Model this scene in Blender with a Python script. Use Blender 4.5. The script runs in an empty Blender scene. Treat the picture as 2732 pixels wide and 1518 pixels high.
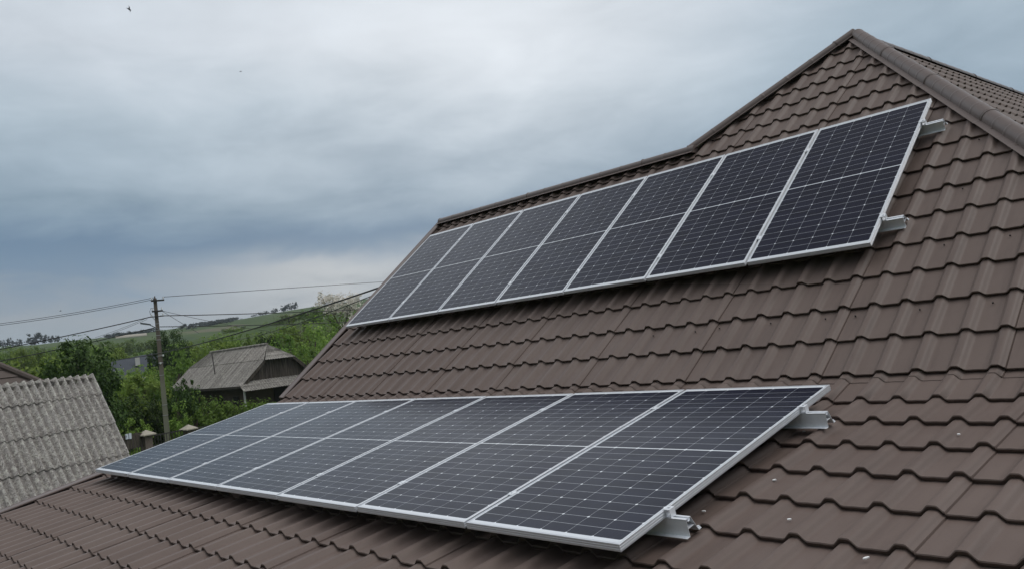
import bpy, bmesh, math, random
import numpy as np
from mathutils import Vector, Matrix
R = math.radians
rng = np.random.default_rng(7)
random.seed(7)
scn = bpy.context.scene
COL = scn.collection

# ---------------------------------------------------------------- camera
CAM = np.array([9.997423, -6.086285, -0.341796])
CR = np.array([[0.673087633, 0.120228632, 0.729724684],
               [0.730456453, 0.046287582, -0.681388897],
               [-0.115699646, 0.991666545, -0.056661181]])     # columns: right, up, back
FPX = 2190.4767                                                  # focal length in photo pixels (2732 wide)
cd = bpy.data.cameras.new('camera'); cam = bpy.data.objects.new('camera', cd); COL.objects.link(cam)
m = Matrix.Identity(4)
for i in range(3):
    for j in range(3): m[i][j] = CR[i, j]
    m[i][3] = CAM[i]
cam.matrix_world = m
cd.sensor_width = 36; cd.lens = 36 * FPX / 2732; cd.clip_start = .05; cd.clip_end = 20000
scn.camera = cam

def wray(x, y):
    r = CR @ np.array([(x - 1366) / FPX, -(y - 759) / FPX, -1.0]); return r / np.linalg.norm(r)
def wat(x, y, D):
    r = wray(x, y); return CAM + r * D / math.hypot(r[0], r[1])

# ---------------------------------------------------------------- light
vs = scn.view_settings
vs.view_transform = 'Standard'; vs.look = 'None'; vs.exposure = 0.0; vs.gamma = 1; vs.use_curve_mapping = False
SUN_EL, SUN_AZ = 58, 38          # azimuth measured from +X towards +Y
sd = bpy.data.lights.new('sun', 'SUN'); so = bpy.data.objects.new('sun', sd); COL.objects.link(so)
sd.energy = 0.9; sd.angle = R(34); sd.color = (1.0, .965, .92)
dv = Vector((math.cos(R(SUN_EL)) * math.cos(R(SUN_AZ)), math.cos(R(SUN_EL)) * math.sin(R(SUN_AZ)), math.sin(R(SUN_EL))))
so.rotation_euler = dv.to_track_quat('Z', 'Y').to_euler(); so.location = dv * 40

class NT:
    def __init__(s, tree): s.t = tree; s.n = tree.nodes; s.l = tree.links
    def new(s, typ, **kw):
        n = s.n.new(typ)
        for k, v in kw.items(): setattr(n, k, v)
        return n
    def link(s, a, b): s.l.new(a, b)
    def put(s, sock, v):
        if isinstance(v, bpy.types.NodeSocket): s.l.new(v, sock)
        else: sock.default_value = v
    def math(s, op, a, b=None, c=None, clamp=False):
        n = s.new('ShaderNodeMath', operation=op); n.use_clamp = clamp
        s.put(n.inputs[0], a)
        if b is not None: s.put(n.inputs[1], b)
        if c is not None: s.put(n.inputs[2], c)
        return n.outputs[0]
    def mix(s, f, a, b, typ='MIX'):
        n = s.new('ShaderNodeMix', data_type='RGBA', blend_type=typ)
        s.put(n.inputs[0], f); s.put(n.inputs[6], a); s.put(n.inputs[7], b)
        return n.outputs[2]
    def ramp(s, f, stops, interp='LINEAR'):
        n = s.new('ShaderNodeValToRGB'); cr = n.color_ramp; cr.interpolation = interp
        while len(cr.elements) < len(stops): cr.elements.new(.5)
        for e, (p, c) in zip(cr.elements, stops):
            e.position = p; e.color = c if len(c) == 4 else (*c, 1)
        s.put(n.inputs[0], f); return n.outputs[0]
    def noise(s, vec, scale, detail=4, rough=.55, dist=0.0, out=0):
        n = s.new('ShaderNodeTexNoise'); s.put(n.inputs['Vector'], vec)
        n.inputs['Scale'].default_value = scale; n.inputs['Detail'].default_value = detail
        n.inputs['Roughness'].default_value = rough; n.inputs['Distortion'].default_value = dist
        return n.outputs[out]
    def mapping(s, vec, scale=(1, 1, 1), loc=(0, 0, 0), rot=(0, 0, 0)):
        n = s.new('ShaderNodeMapping'); s.put(n.inputs[0], vec)
        n.inputs['Location'].default_value = loc; n.inputs['Rotation'].default_value = rot; n.inputs['Scale'].default_value = scale
        return n.outputs[0]

w = bpy.data.worlds.new('World'); scn.world = w; w.use_nodes = True
t = NT(w.node_tree); t.n.clear()
wo = t.new('ShaderNodeOutputWorld'); bg = t.new('ShaderNodeBackground'); t.link(bg.outputs[0], wo.inputs[0])
bg.inputs[1].default_value = 0.1
sky = t.new('ShaderNodeTexSky'); sky.sky_type = 'NISHITA'; sky.sun_disc = False
sky.sun_elevation = R(SUN_EL); sky.sun_rotation = R(90 - SUN_AZ)
tc = t.new('ShaderNodeTexCoord'); sx = t.new('ShaderNodeSeparateXYZ'); t.link(tc.outputs['Generated'], sx.inputs[0])
D_ = tc.outputs['Generated']
el = t.math('MULTIPLY', t.math('ARCSINE', sx.outputs[2]), 180 / math.pi)             # elevation in degrees
az = t.math('MULTIPLY', t.math('ARCTAN2', sx.outputs[1], sx.outputs[0]), 180 / math.pi)
flat = t.mapping(D_, (1.5, 1.5, 5.0))
warp = t.math('SUBTRACT', t.noise(flat, 1.3, 3, .45, .2), .5)
warp2 = t.math('SUBTRACT', t.noise(t.mapping(D_, (2.4, 2.4, 7.0), (3, 1, 2)), 2.4, 6, .56, .35), .5)
# the cloud deck dips towards the right of the view
elw = t.math('ADD', el, t.math('MULTIPLY', warp, 9.0))
elw = t.math('ADD', elw, t.math('MULTIPLY', warp2, 5.5))
k = 1 / 60.0
def C(h, s=1.0):   # sRGB triple -> linear
    return tuple((c / 255 / 12.92 if c / 255 < .04045 else ((c / 255 + .055) / 1.055) ** 2.4) * s for c in h)
deck = t.ramp(t.math('MULTIPLY', elw, k, clamp=True), [
    (0.0, C((158, 170, 180))), (2.2 * k, C((160, 172, 182))), (4.6 * k, C((158, 167, 176))), (6.4 * k, C((122, 144, 166))),
    (8.6 * k, C((110, 134, 158))), (11 * k, C((140, 160, 176))), (15.5 * k, C((176, 192, 204))), (20 * k, C((206, 215, 224))), (26 * k, C((217, 225, 233))),
    (45 * k, C((225, 232, 240))), (1.0, C((246, 248, 252)))])
def blob(a0, e0, ra, re):
    da = t.math('DIVIDE', t.math('SUBTRACT', az, a0), ra); de = t.math('DIVIDE', t.math('SUBTRACT', elw, e0), re)
    return t.math('POWER', 2.718, t.math('MULTIPLY', t.math('ADD', t.math('MULTIPLY', da, da), t.math('MULTIPLY', de, de)), -1.0))
c1 = t.mix(t.math('MULTIPLY', blob(137, 20, 19, 8), .85), deck, (*C((238, 243, 248)), 1))      # bright patch high above
c1 = t.mix(t.math('MULTIPLY', blob(149, 5.6, 9, 1.6), .95), c1, (*C((200, 203, 205)), 1))       # pale strip above the hill
c1 = t.mix(t.math('MULTIPLY', blob(110, 20, 14, 12), .40), c1, (*C((158, 177, 192)), 1))      # blue grey to the right
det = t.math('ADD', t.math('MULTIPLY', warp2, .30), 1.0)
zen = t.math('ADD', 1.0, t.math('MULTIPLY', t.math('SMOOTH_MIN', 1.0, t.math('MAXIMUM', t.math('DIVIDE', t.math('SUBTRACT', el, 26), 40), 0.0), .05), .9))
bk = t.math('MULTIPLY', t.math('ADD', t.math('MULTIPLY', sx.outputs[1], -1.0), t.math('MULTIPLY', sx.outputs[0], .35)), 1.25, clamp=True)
dim = t.math('SUBTRACT', 1.0, t.math('MULTIPLY', bk, .55))  # unseen sky behind the camera dimmed to deepen shade under the panels
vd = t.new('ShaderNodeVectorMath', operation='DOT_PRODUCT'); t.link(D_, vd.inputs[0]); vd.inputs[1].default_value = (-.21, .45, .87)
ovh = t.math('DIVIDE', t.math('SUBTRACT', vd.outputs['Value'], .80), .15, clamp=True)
dim = t.math('MULTIPLY', dim, t.math('SUBTRACT', 1.0, t.math('MULTIPLY', ovh, .72)))     # unseen dark cloud overhead, shaped to dim the upper panels' reflections
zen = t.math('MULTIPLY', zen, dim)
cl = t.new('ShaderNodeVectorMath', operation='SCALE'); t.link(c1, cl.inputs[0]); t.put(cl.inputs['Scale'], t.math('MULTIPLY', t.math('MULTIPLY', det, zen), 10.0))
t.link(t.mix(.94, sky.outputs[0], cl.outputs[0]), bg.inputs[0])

# ---------------------------------------------------------------- object helpers
BASE = {}
def tag(o, label=None, cat=None, group=None, kind=None):
    if label: o['label'] = label
    if cat: o['category'] = cat
    if group: o['group'] = group
    if kind: o['kind'] = kind
    return o
def thing(name, label, cat, loc, group=None):
    o = bpy.data.objects.new(name, None); COL.objects.link(o); o.location = tuple(loc); o.empty_display_size = .2
    BASE[o.name] = np.array(loc, float)
    return tag(o, label, cat, group)
class MB:
    def __init__(s): s.v = []; s.f = []; s.mi = []; s.n = 0
    def add(s, v, f, mi=0):
        v = np.asarray(v, float).reshape(-1, 3); s.v.append(v)
        for q in f: s.f.append(tuple(int(i) + s.n for i in q)); s.mi.append(mi)
        s.n += len(v)
    def box(s, c, size, axes=None, mi=0):
        h = np.array(size) / 2; ax = np.eye(3) if axes is None else np.asarray(axes)
        q = np.array([[i, j, k2] for i in (-1, 1) for j in (-1, 1) for k2 in (-1, 1)]) * h
        s.add(np.asarray(c) + q @ ax, [(0, 1, 3, 2), (4, 6, 7, 5), (0, 4, 5, 1), (2, 3, 7, 6), (0, 2, 6, 4), (1, 5, 7, 3)], mi)
    def tube(s, pts, rad, n=8, cap=True, mi=0):
        pts = np.asarray(pts, float); rad = np.broadcast_to(np.asarray(rad, float), (len(pts),)); rings = []
        tang = np.gradient(pts, axis=0); ref = np.array([0, 0, 1.0])
        for p, tg, r in zip(pts, tang, rad):
            tg = tg / (np.linalg.norm(tg) + 1e-9); a = np.cross(tg, ref if abs(tg[2]) < .95 else np.array([1.0, 0, 0])); a /= np.linalg.norm(a); b = np.cross(tg, a)
            th = np.arange(n) * 2 * math.pi / n; rings.append(p + r * (np.cos(th)[:, None] * a + np.sin(th)[:, None] * b))
        v = np.concatenate(rings); f = []
        for i in range(len(pts) - 1):
            for j in range(n): f.append((i * n + j, i * n + (j + 1) % n, (i + 1) * n + (j + 1) % n, (i + 1) * n + j))
        if cap: f.append(tuple(range(n - 1, -1, -1))); f.append(tuple((len(pts) - 1) * n + j for j in range(n)))
        s.add(v, f, mi)
    def prism(s, poly, axis_o, axis_u, axis_v, axis_w, w0, w1, mi=0):
        # polygon in (u,v) extruded along w
        poly = np.asarray(poly, float); n = len(poly)
        base = np.asarray(axis_o) + poly[:, :1] * np.asarray(axis_u) + poly[:, 1:] * np.asarray(axis_v); aw = np.asarray(axis_w)
        v = np.concatenate([base + aw * w0, base + aw * w1])
        f = [tuple(range(n - 1, -1, -1)), tuple(range(n, 2 * n))] + [(i, (i + 1) % n, n + (i + 1) % n, n + i) for i in range(n)]
        s.add(v, f, mi)
    def build(s, name, mats, parent=None, root=None, smooth=None, fix=True):
        return mesh_obj(name, np.concatenate(s.v), s.f, mats, parent, root, smooth, s.mi, fix)
def mesh_obj(name, v, f, mats, parent=None, root=None, smooth=None, mi=None, fix=True):
    v = np.asarray(v, float)
    if root is None and parent is not None and parent.name in BASE: root = parent
    if root is not None: v = v - BASE[root.name]
    me = bpy.data.meshes.new(name); me.from_pydata(v.tolist(), [], f if isinstance(f, list) else f.tolist()); 
    if not isinstance(mats, (list, tuple)): mats = [mats]
    for q in mats: me.materials.append(q)
    if mi is not None and len(mats) > 1: me.polygons.foreach_set('material_index', np.array(mi, np.int32))
    if fix:
        bm = bmesh.new(); bm.from_mesh(me); bmesh.ops.recalc_face_normals(bm, faces=bm.faces); bm.to_mesh(me); bm.free()
    if smooth is not None:
        me.polygons.foreach_set('use_smooth', np.ones(len(me.polygons), bool)); me.set_sharp_from_angle(angle=R(smooth))
    me.update()
    o = bpy.data.objects.new(name, me); COL.objects.link(o)
    if parent is not None: o.parent = parent
    return o
def copy_tree(o, parent=None):
    c = o.copy(); COL.objects.link(c); c.parent = parent
    for ch in list(o.children): copy_tree(ch, c)
    return c

# ---------------------------------------------------------------- materials
def mat(name):
    q = bpy.data.materials.new(name); q.use_nodes = True; t = NT(q.node_tree); b = t.n['Principled BSDF']
    return q, t, b
def setp(b, **kw):
    for k2, v in kw.items():
        b.inputs[k2.replace('_', ' ')].default_value = v
def simple(name, col, rough=.6, metal=0.0, spec=.5, var=.12, scale=6.0, bump=0.0, bscale=40.0):
    q, t, b = mat(name); tc = t.new('ShaderNodeTexCoord'); O = tc.outputs['Object']
    nz = t.noise(O, scale, 5, .6)
    c = t.mix(nz, tuple(x * (1 - var) for x in col) + (1,), tuple(min(1, x * (1 + var)) for x in col) + (1,))
    t.link(c, b.inputs['Base Color']); setp(b, Roughness=rough, Metallic=metal); b.inputs['Specular IOR Level'].default_value = spec
    if bump:
        bn = t.new('ShaderNodeBump'); bn.inputs['Strength'].default_value = bump; bn.inputs['Distance'].default_value = .01
        t.link(t.noise(O, bscale, 4, .6), bn.inputs['Height']); t.link(bn.outputs[0], b.inputs['Normal'])
    return q

def tile_material():
    q, t, b = mat('brown_metal_tile'); tc = t.new('ShaderNodeTexCoord'); O = tc.outputs['Object']
    big = t.noise(O, .9, 4, .6); mid = t.noise(t.mapping(O, (1, 1, 1)), 7, 5, .65); fine = t.noise(O, 160, 2, .5)
    c = t.mix(t.ramp(big, [(.3, (0, 0, 0)), (.7, (1, 1, 1))]), (.120, .088, .075, 1), (.148, .112, .096, 1))
    c = t.mix(t.math('MULTIPLY', t.ramp(mid, [(.45, (0, 0, 0)), (.8, (1, 1, 1))]), .30), c, (.150, .112, .098, 1))
    c = t.mix(t.math('MULTIPLY', t.ramp(fine, [(.6, (0, 0, 0)), (.75, (1, 1, 1))]), .25), c, (.06, .048, .043, 1))
    stk = t.noise(t.mapping(O, (13, 1.1, 1.1)), 1.0, 5, .65)
    c = t.mix(t.math('MULTIPLY', t.ramp(stk, [(.50, (0, 0, 0)), (.72, (1, 1, 1))]), .38), c, (.066, .048, .043, 1))
    c = t.mix(t.math('MULTIPLY', t.ramp(t.noise(t.mapping(O, (6, .8, .8), (4, 2, 1)), 1.0, 4, .6), [(.55, (0, 0, 0)), (.75, (1, 1, 1))]), .28), c, (.175, .142, .128, 1))
    t.link(c, b.inputs['Base Color'])
    t.put(b.inputs['Roughness'], t.math('ADD', .44, t.math('MULTIPLY', mid, .16)))
    b.inputs['Specular IOR Level'].default_value = .24
    bn = t.new('ShaderNodeBump'); bn.inputs['Strength'].default_value = .12; bn.inputs['Distance'].default_value = .004
    t.link(fine, bn.inputs['Height']); t.link(bn.outputs[0], b.inputs['Normal'])
    return q
M = {}
M['tile'] = tile_material()
M['tile_trim'] = simple('brown_trim', (.125, .096, .086), .42, 0, .40, .18, 5)
M['screw'] = simple('dark_screw', (.03, .024, .022), .5)
M['wall'] = simple('render_wall', (.42, .38, .32), .9, 0, .2, .08, 3, .3, 60)

def alu_material(lo, hi, metal):
    q, t, b = mat('brushed_aluminium'); tc = t.new('ShaderNodeTexCoord'); O = tc.outputs['Object']
    nz = t.noise(t.mapping(O, (60, 60, 60)), 1, 4, .6)
    t.link(t.mix(nz, (*lo, 1), (*hi, 1)), b.inputs['Base Color'])
    setp(b, Metallic=metal, Roughness=.40); return q
M['alu'] = alu_material((.72, .74, .77), (.84, .86, .89), .30)
M['frame_alu'] = alu_material((.56, .58, .61), (.70, .72, .75), .60)
M['alu_dark'] = simple('galvanised_steel', (.38, .38, .38), .5, .7)

def glass_material():
    q, t, b = mat('solar_cells'); tc = t.new('ShaderNodeTexCoord'); O = tc.outputs['Object']
    s = t.new('ShaderNodeSeparateXYZ'); t.link(O, s.inputs[0]); x, y = s.outputs[0], s.outputs[1]
    CW, CH, X0 = .1662, .0836, .0204
    fx = t.math('DIVIDE', t.math('SUBTRACT', x, X0), CW)
    dx = t.math('MULTIPLY', t.math('ABSOLUTE', t.math('SUBTRACT', t.math('FRACT', t.math('ADD', fx, .5)), .5)), CW)
    yy = t.math('SUBTRACT', t.math('ABSOLUTE', t.math('SUBTRACT', y, 1.047)), .0042)
    fy = t.math('DIVIDE', yy, CH)
    dy = t.math('MULTIPLY', t.math('ABSOLUTE', t.math('SUBTRACT', t.math('FRACT', t.math('ADD', fy, .5)), .5)), CH)
    fy2 = t.math('DIVIDE', yy, CH * 2)
    dy2 = t.math('MULTIPLY', t.math('ABSOLUTE', t.math('SUBTRACT', t.math('FRACT', t.math('ADD', fy2, .5)), .5)), CH * 2)
    def below(v, w, soft=.0006):   # 1 where v < w
        return t.math('SUBTRACT', 1.0, t.math('SMOOTHSTEP' if False else 'DIVIDE', t.math('SUBTRACT', v, w), soft, clamp=True), clamp=True)
    col = below(dx, .0009); row = below(dy, .0010)
    dia = below(t.math('ADD', dx, dy2), .0082)
    dia2 = t.math('MULTIPLY', below(t.math('ADD', dx, dy), .0055), .8)
    edge = t.math('MAXIMUM', below(yy, 0.0), t.math('MAXIMUM', t.math('GREATER_THAN', fy, 12.0), t.math('MAXIMUM', t.math('LESS_THAN', fx, 0.0), t.math('GREATER_THAN', fx, 6.0))))
    line = t.math('MAXIMUM', t.math('MAXIMUM', t.math('MULTIPLY', col, .85), row), t.math('MAXIMUM', t.math('MAXIMUM', dia, dia2), edge))
    # fine busbars and fingers in each cell
    bx = t.math('ABSOLUTE', t.math('SUBTRACT', t.math('FRACT', t.math('MULTIPLY', fx, 9.0)), .5))
    bus = t.math('MULTIPLY', t.math('GREATER_THAN', bx, .47), .07)
    oi = t.new('ShaderNodeObjectInfo')
    cellid = t.new('ShaderNodeCombineXYZ'); t.put(cellid.inputs[0], t.math('FLOOR', fx)); t.put(cellid.inputs[1], t.math('FLOOR', t.math('DIVIDE', y, CH))); t.put(cellid.inputs[2], t.math('MULTIPLY', oi.outputs['Random'], 50))
    wn = t.new('ShaderNodeTexWhiteNoise'); t.link(cellid.outputs[0], wn.inputs[0])
    base = t.mix(wn.outputs[0], (.0045, .0056, .0165, 1), (.0080, .0095, .0250, 1))
    dust = t.ramp(t.noise(O, 2.2, 6, .65), [(.42, (0, 0, 0)), (.75, (1, 1, 1))])
    base = t.mix(t.math('MULTIPLY', dust, .022), base, (.30, .26, .21, 1))
    base = t.mix(bus, base, (.20, .21, .23, 1))
    colr = t.mix(t.math('MAXIMUM', t.math('MULTIPLY', line, .8), 0.0), base, (.46, .48, .51, 1))
    colr = t.mix(t.math('MAXIMUM', dia, t.math('MULTIPLY', edge, .8)), colr, (.72, .75, .78, 1))
    smear = t.noise(O, 3.0, 4, .6)
    rough = t.math('ADD', .09, t.math('MULTIPLY', smear, .11))
    t.n.remove(b); df = t.new('ShaderNodeBsdfDiffuse'); t.link(colr, df.inputs[0]); gl = t.new('ShaderNodeBsdfAnisotropic'); t.put(gl.inputs['Roughness'], rough); gl.inputs[0].default_value = (1, 1, 1, 1)
    fr = t.new('ShaderNodeFresnel'); fr.inputs[0].default_value = 1.33; mx = t.new('ShaderNodeMixShader')
    t.put(mx.inputs[0], t.math('MULTIPLY', fr.outputs[0], t.math('SUBTRACT', .72, t.math('MULTIPLY', dust, .14)))); t.link(df.outputs[0], mx.inputs[1]); t.link(gl.outputs[0], mx.inputs[2]); t.link(mx.outputs[0], t.n['Material Output'].inputs[0])
    return q
M['cells'] = glass_material()

_v = wray(120, 1100)[:2] / np.linalg.norm(wray(120, 1100)[:2])
_r = np.array([-_v[1], _v[0]]) * math.cos(R(28)) - _v * math.sin(R(28)); RIDGE_DIR = (float(_r[0]), float(_r[1]), 0.0)
def asbestos_material():
    q, t, b = mat('weathered_fibre_cement'); tc = t.new('ShaderNodeTexCoord'); O = tc.outputs['Object']
    spots = t.noise(O, 17, 6, .8); big = t.noise(O, 1.6, 4, .6); fine = t.noise(O, 38, 5, .75)
    c = t.mix(t.ramp(big, [(.3, (0, 0, 0)), (.7, (1, 1, 1))]), (.26, .238, .225, 1), (.36, .34, .32, 1))
    c = t.mix(t.ramp(spots, [(.49, (0, 0, 0)), (.57, (1, 1, 1))]), c, (.52, .505, .45, 1))
    c = t.mix(t.math('MULTIPLY', t.ramp(fine, [(.53, (0, 0, 0)), (.60, (1, 1, 1))]), .8), c, (.085, .072, .066, 1))
    streak = t.noise(t.mapping(O, (9, 9, .7)), 1.0, 4, .6)
    c = t.mix(t.math('MULTIPLY', t.ramp(streak, [(.66, (0, 0, 0)), (.73, (1, 1, 1))]), .55), c, (.58, .57, .55, 1))
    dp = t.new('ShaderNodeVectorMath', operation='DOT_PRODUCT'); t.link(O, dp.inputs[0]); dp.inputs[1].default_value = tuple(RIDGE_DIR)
    wv = t.math('COSINE', t.math('MULTIPLY', t.math('ADD', dp.outputs['Value'], 3.0), 2 * math.pi / .127))     # darker tone along the troughs, broken up by noise
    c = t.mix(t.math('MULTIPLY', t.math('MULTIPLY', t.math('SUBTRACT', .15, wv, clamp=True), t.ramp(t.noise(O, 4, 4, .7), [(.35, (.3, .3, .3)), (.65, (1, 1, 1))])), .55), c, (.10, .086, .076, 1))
    t.link(c, b.inputs['Base Color']); setp(b, Roughness=.93); b.inputs['Specular IOR Level'].default_value = .2
    bn = t.new('ShaderNodeBump'); bn.inputs['Strength'].default_value = .5; bn.inputs['Distance'].default_value = .01
    t.link(spots, bn.inputs['Height']); t.link(bn.outputs[0], b.inputs['Normal']); return q
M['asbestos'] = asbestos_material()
def old_sheet_material():
    q, t, b = mat('old_grey_sheeting'); tc = t.new('ShaderNodeTexCoord'); O = tc.outputs['Object']
    st = t.noise(t.mapping(O, (3.2, .22, .22)), 1.0, 5, .7); sp = t.noise(O, 6, 6, .75); fn = t.noise(O, 18, 4, .7)
    c = t.mix(t.ramp(st, [(.36, (0, 0, 0)), (.62, (1, 1, 1))]), (.13, .118, .105, 1), (.30, .282, .258, 1))
    c = t.mix(t.math('MULTIPLY', t.ramp(sp, [(.5, (0, 0, 0)), (.6, (1, 1, 1))]), .6), c, (.40, .385, .335, 1))
    c = t.mix(t.math('MULTIPLY', t.ramp(fn, [(.54, (0, 0, 0)), (.62, (1, 1, 1))]), .6), c, (.075, .065, .056, 1))
    t.link(c, b.inputs['Base Color']); setp(b, Roughness=.93); b.inputs['Specular IOR Level'].default_value = .2
    return q
M['old_slate'] = old_sheet_material()
M['old_brown'] = simple('old_brown_sheeting', (.095, .075, .065), .8, 0, .3, .2, 3, .2, 30)
M['slate_blue'] = simple('slate_blue_sheeting', (.040, .049, .062), .6, 0, .4, .15, 2)
def plank_material():
    q, t, b = mat('weathered_planks'); tc = t.new('ShaderNodeTexCoord'); O = tc.outputs['Object']
    nz = t.noise(t.mapping(O, (9, 9, .6)), 1.5, 5, .65)
    t.link(t.mix(t.ramp(nz, [(.35, (0, 0, 0)), (.7, (1, 1, 1))]), (.025, .019, .015, 1), (.11, .09, .072, 1)), b.inputs['Base Color'])
    setp(b, Roughness=.9); return q
M['plank'] = plank_material()
M['old_wall'] = simple('old_plaster', (.085, .068, .055), .95, 0, .2, .35, 2.5, .3, 20)
M['white_plaster'] = simple('white_plaster', (.55, .54, .52), .9, 0, .2, .08, 2)
M['dark'] = simple('dark_opening', (.012, .011, .010), .9)
def pole_material():
    q, t, b = mat('pole_concrete'); tc = t.new('ShaderNodeTexCoord'); O = tc.outputs['Object']
    s = t.new('ShaderNodeSeparateXYZ'); t.link(O, s.inputs[0])
    nz = t.noise(O, 3.0, 5, .7)
    up = t.math('ADD', t.math('DIVIDE', s.outputs[2], 8.6), t.math('MULTIPLY', t.math('SUBTRACT', nz, .5), .25))
    c = t.ramp(up, [(.0, (.17, .175, .12)), (.42, (.185, .185, .135)), (.58, (.14, .115, .095)), (1.0, (.13, .108, .092))])
    t.link(c, b.inputs['Base Color']); setp(b, Roughness=.92); return q
M['pole'] = pole_material()
M['black_cable'] = simple('cable', (.022, .021, .022), .6)
M['steel_dark'] = simple('dark_steel', (.05, .045, .042), .6, .4)
M['lamp_grey'] = simple('lamp_housing', (.11, .12, .13), .5, .3)
M['white_porcelain'] = simple('porcelain', (.7, .7, .7), .3)
M['stone'] = simple('fence_stone', (.145, .118, .10), .95, 0, .2, .5, 12, .8, 15)
M['cap'] = simple('pale_cap', (.36, .33, .27), .9, 0, .2, .2, 6)
M['sign_white'] = simple('sign_plate', (.62, .66, .74), .5, 0, .3, .05)
M['sign_dark'] = simple('sign_marking', (.06, .07, .10), .5)
M['chip'] = simple('white_speck', (.75, .75, .74), .7)
M['bird'] = simple('bird_plumage', (.03, .03, .033), .8)
M['bark'] = simple('bark', (.085, .065, .05), .95, 0, .2, .3, 8)

def leaf_material(name, a, bcol, trans=.25):
    q, t, b = mat(name); tc = t.new('ShaderNodeTexCoord'); oi = t.new('ShaderNodeObjectInfo'); ge = t.new('ShaderNodeNewGeometry')
    f = t.math('ADD', t.math('MULTIPLY', ge.outputs['Random Per Island'], .6), t.math('MULTIPLY', t.noise(tc.outputs['Object'], 1.1, 3, .6), .5))
    c = t.mix(f, (*a, 1), (*bcol, 1))
    hs = t.new('ShaderNodeHueSaturation'); t.put(hs.inputs['Value'], t.math('ADD', .8, t.math('MULTIPLY', oi.outputs['Random'], .4))); t.put(hs.inputs['Hue'], t.math('ADD', .49, t.math('MULTIPLY', oi.outputs['Random'], .02)))
    t.link(c, hs.inputs['Color']); c = hs.outputs[0]
    t.link(c, b.inputs['Base Color']); setp(b, Roughness=.6); b.inputs['Specular IOR Level'].default_value = .25
    tr = t.new('ShaderNodeBsdfTranslucent'); t.link(c, tr.inputs[0]); mx = t.new('ShaderNodeMixShader'); mx.inputs[0].default_value = trans
    t.link(b.outputs[0], mx.inputs[1]); t.link(tr.outputs[0], mx.inputs[2]); t.link(mx.outputs[0], t.n['Material Output'].inputs[0])
    return q
M['leaf_dark'] = leaf_material('leaf_dark', (.014, .034, .006), (.062, .110, .018))
M['leaf_mid'] = leaf_material('leaf_mid', (.075, .135, .022), (.185, .28, .05), .42)
M['leaf_bright'] = leaf_material('leaf_bright', (.13, .215, .036), (.28, .39, .08), .45)
M['leaf_far'] = leaf_material('leaf_far', (.095, .15, .036), (.19, .26, .07), .42)
M['leaf_crest'] = leaf_material('leaf_crest', (.022, .034, .022), (.045, .065, .038))
M['blossom'] = leaf_material('blossom', (.50, .45, .41), (.76, .72, .66))

def ground_material():
    q, t, b = mat('grassy_ground'); tc = t.new('ShaderNodeTexCoord'); O = tc.outputs['Object']
    n1 = t.noise(O, .02, 5, .6); n2 = t.noise(O, .35, 6, .7); n3 = t.noise(t.mapping(O, (.004, .02, .01), (0, 0, 0), (0, 0, R(35))), 1.0, 3, .5, .3)
    c = t.mix(t.ramp(n1, [(.35, (0, 0, 0)), (.65, (1, 1, 1))]), (.044, .074, .017, 1), (.082, .112, .030, 1))
    c = t.mix(t.math('MULTIPLY', n2, .6), c, (.045, .075, .018, 1))
    c = t.mix(t.math('MULTIPLY', t.ramp(n3, [(.62, (0, 0, 0)), (.65, (1, 1, 1))]), .6), c, (.16, .13, .095, 1))
    c = t.mix(t.math('MULTIPLY', t.ramp(n3, [(.38, (1, 1, 1)), (.42, (0, 0, 0))]), .6), c, (.035, .06, .022, 1))
    t.link(c, b.inputs['Base Color']); setp(b, Roughness=.95); b.inputs['Specular IOR Level'].default_value = .15
    return q
M['ground'] = ground_material()

# ---------------------------------------------------------------- terrain
GZ = -4.75
def hgt(x, y):
    dx, dy = x - CAM[0], y - CAM[1]; r = np.hypot(dx, dy); a = np.degrees(np.arctan2(dy, dx))
    s = np.clip((r - 90) / 830, 0, 1); s = s * s * (3 - 2 * s)
    far = 45 + 6 * np.sin(np.radians(a * 5 + 40)) + 3 * np.sin(np.radians(a * 13)) - .38 * (a - 152)
    z = GZ + far * s * np.where(r > 950, np.clip(1 - (r - 950) / 2500, .2, 1), 1)
    kx, ky = -185, 112
    z = z + 10.5 * np.exp(-(((x - kx) / 80) ** 2 + ((y - ky) / 70) ** 2))
    z = z + np.clip((r - 60) / 200, 0, 1) * (.8 * np.sin(x * .045 + 1) * np.cos(y * .05) + .4 * np.sin(x * .13) * np.sin(y * .11 + 2))
    return z
def gz(p): return float(hgt(np.array(p[0]), np.array(p[1])))
rr = np.concatenate([[0], np.geomspace(4, 1700, 84)]); aa = np.radians(np.concatenate([np.arange(0, 130, 5), np.arange(130, 185, 1.0), np.arange(185, 360, 5)]))
P = np.array([[CAM[0] + q * math.cos(a), CAM[1] + q * math.sin(a)] for q in rr for a in aa]); na = len(aa)
P3 = np.column_stack([P, hgt(P[:, 0], P[:, 1])])
F = [(i * na + j, i * na + (j + 1) % na, (i + 1) * na + (j + 1) % na, (i + 1) * na + j) for i in range(len(rr) - 1) for j in range(na)]
tag(mesh_obj('ground', P3, F, M['ground'], smooth=180), kind='structure')

# ---------------------------------------------------------------- our house: frames
A1, A2 = R(37.5), R(11.5457)
X = np.array([1.0, 0, 0])
S1 = np.array([0, math.cos(A1), math.sin(A1)]); N1 = np.array([0, -math.sin(A1), math.cos(A1)])
S2 = np.array([0, math.cos(A2), math.sin(A2)]); N2 = np.array([0, -math.sin(A2), math.cos(A2)])
O1 = np.zeros(3); O2 = np.array([0.225117, -1.360289, -0.876666])
CREST, AMP, STEP = -.12, .033, .023
PER = .22
prof = [(0, 0), (.065, -.01), (.098, -.09), (.14, -.36), (.18, -.66), (.213, -.87), (.24, -.96), (.27, -1), (.37, -1), (.5, -.965)]
prof = prof + [(1 - a, h) for a, h in prof[-2:0:-1]]

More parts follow.
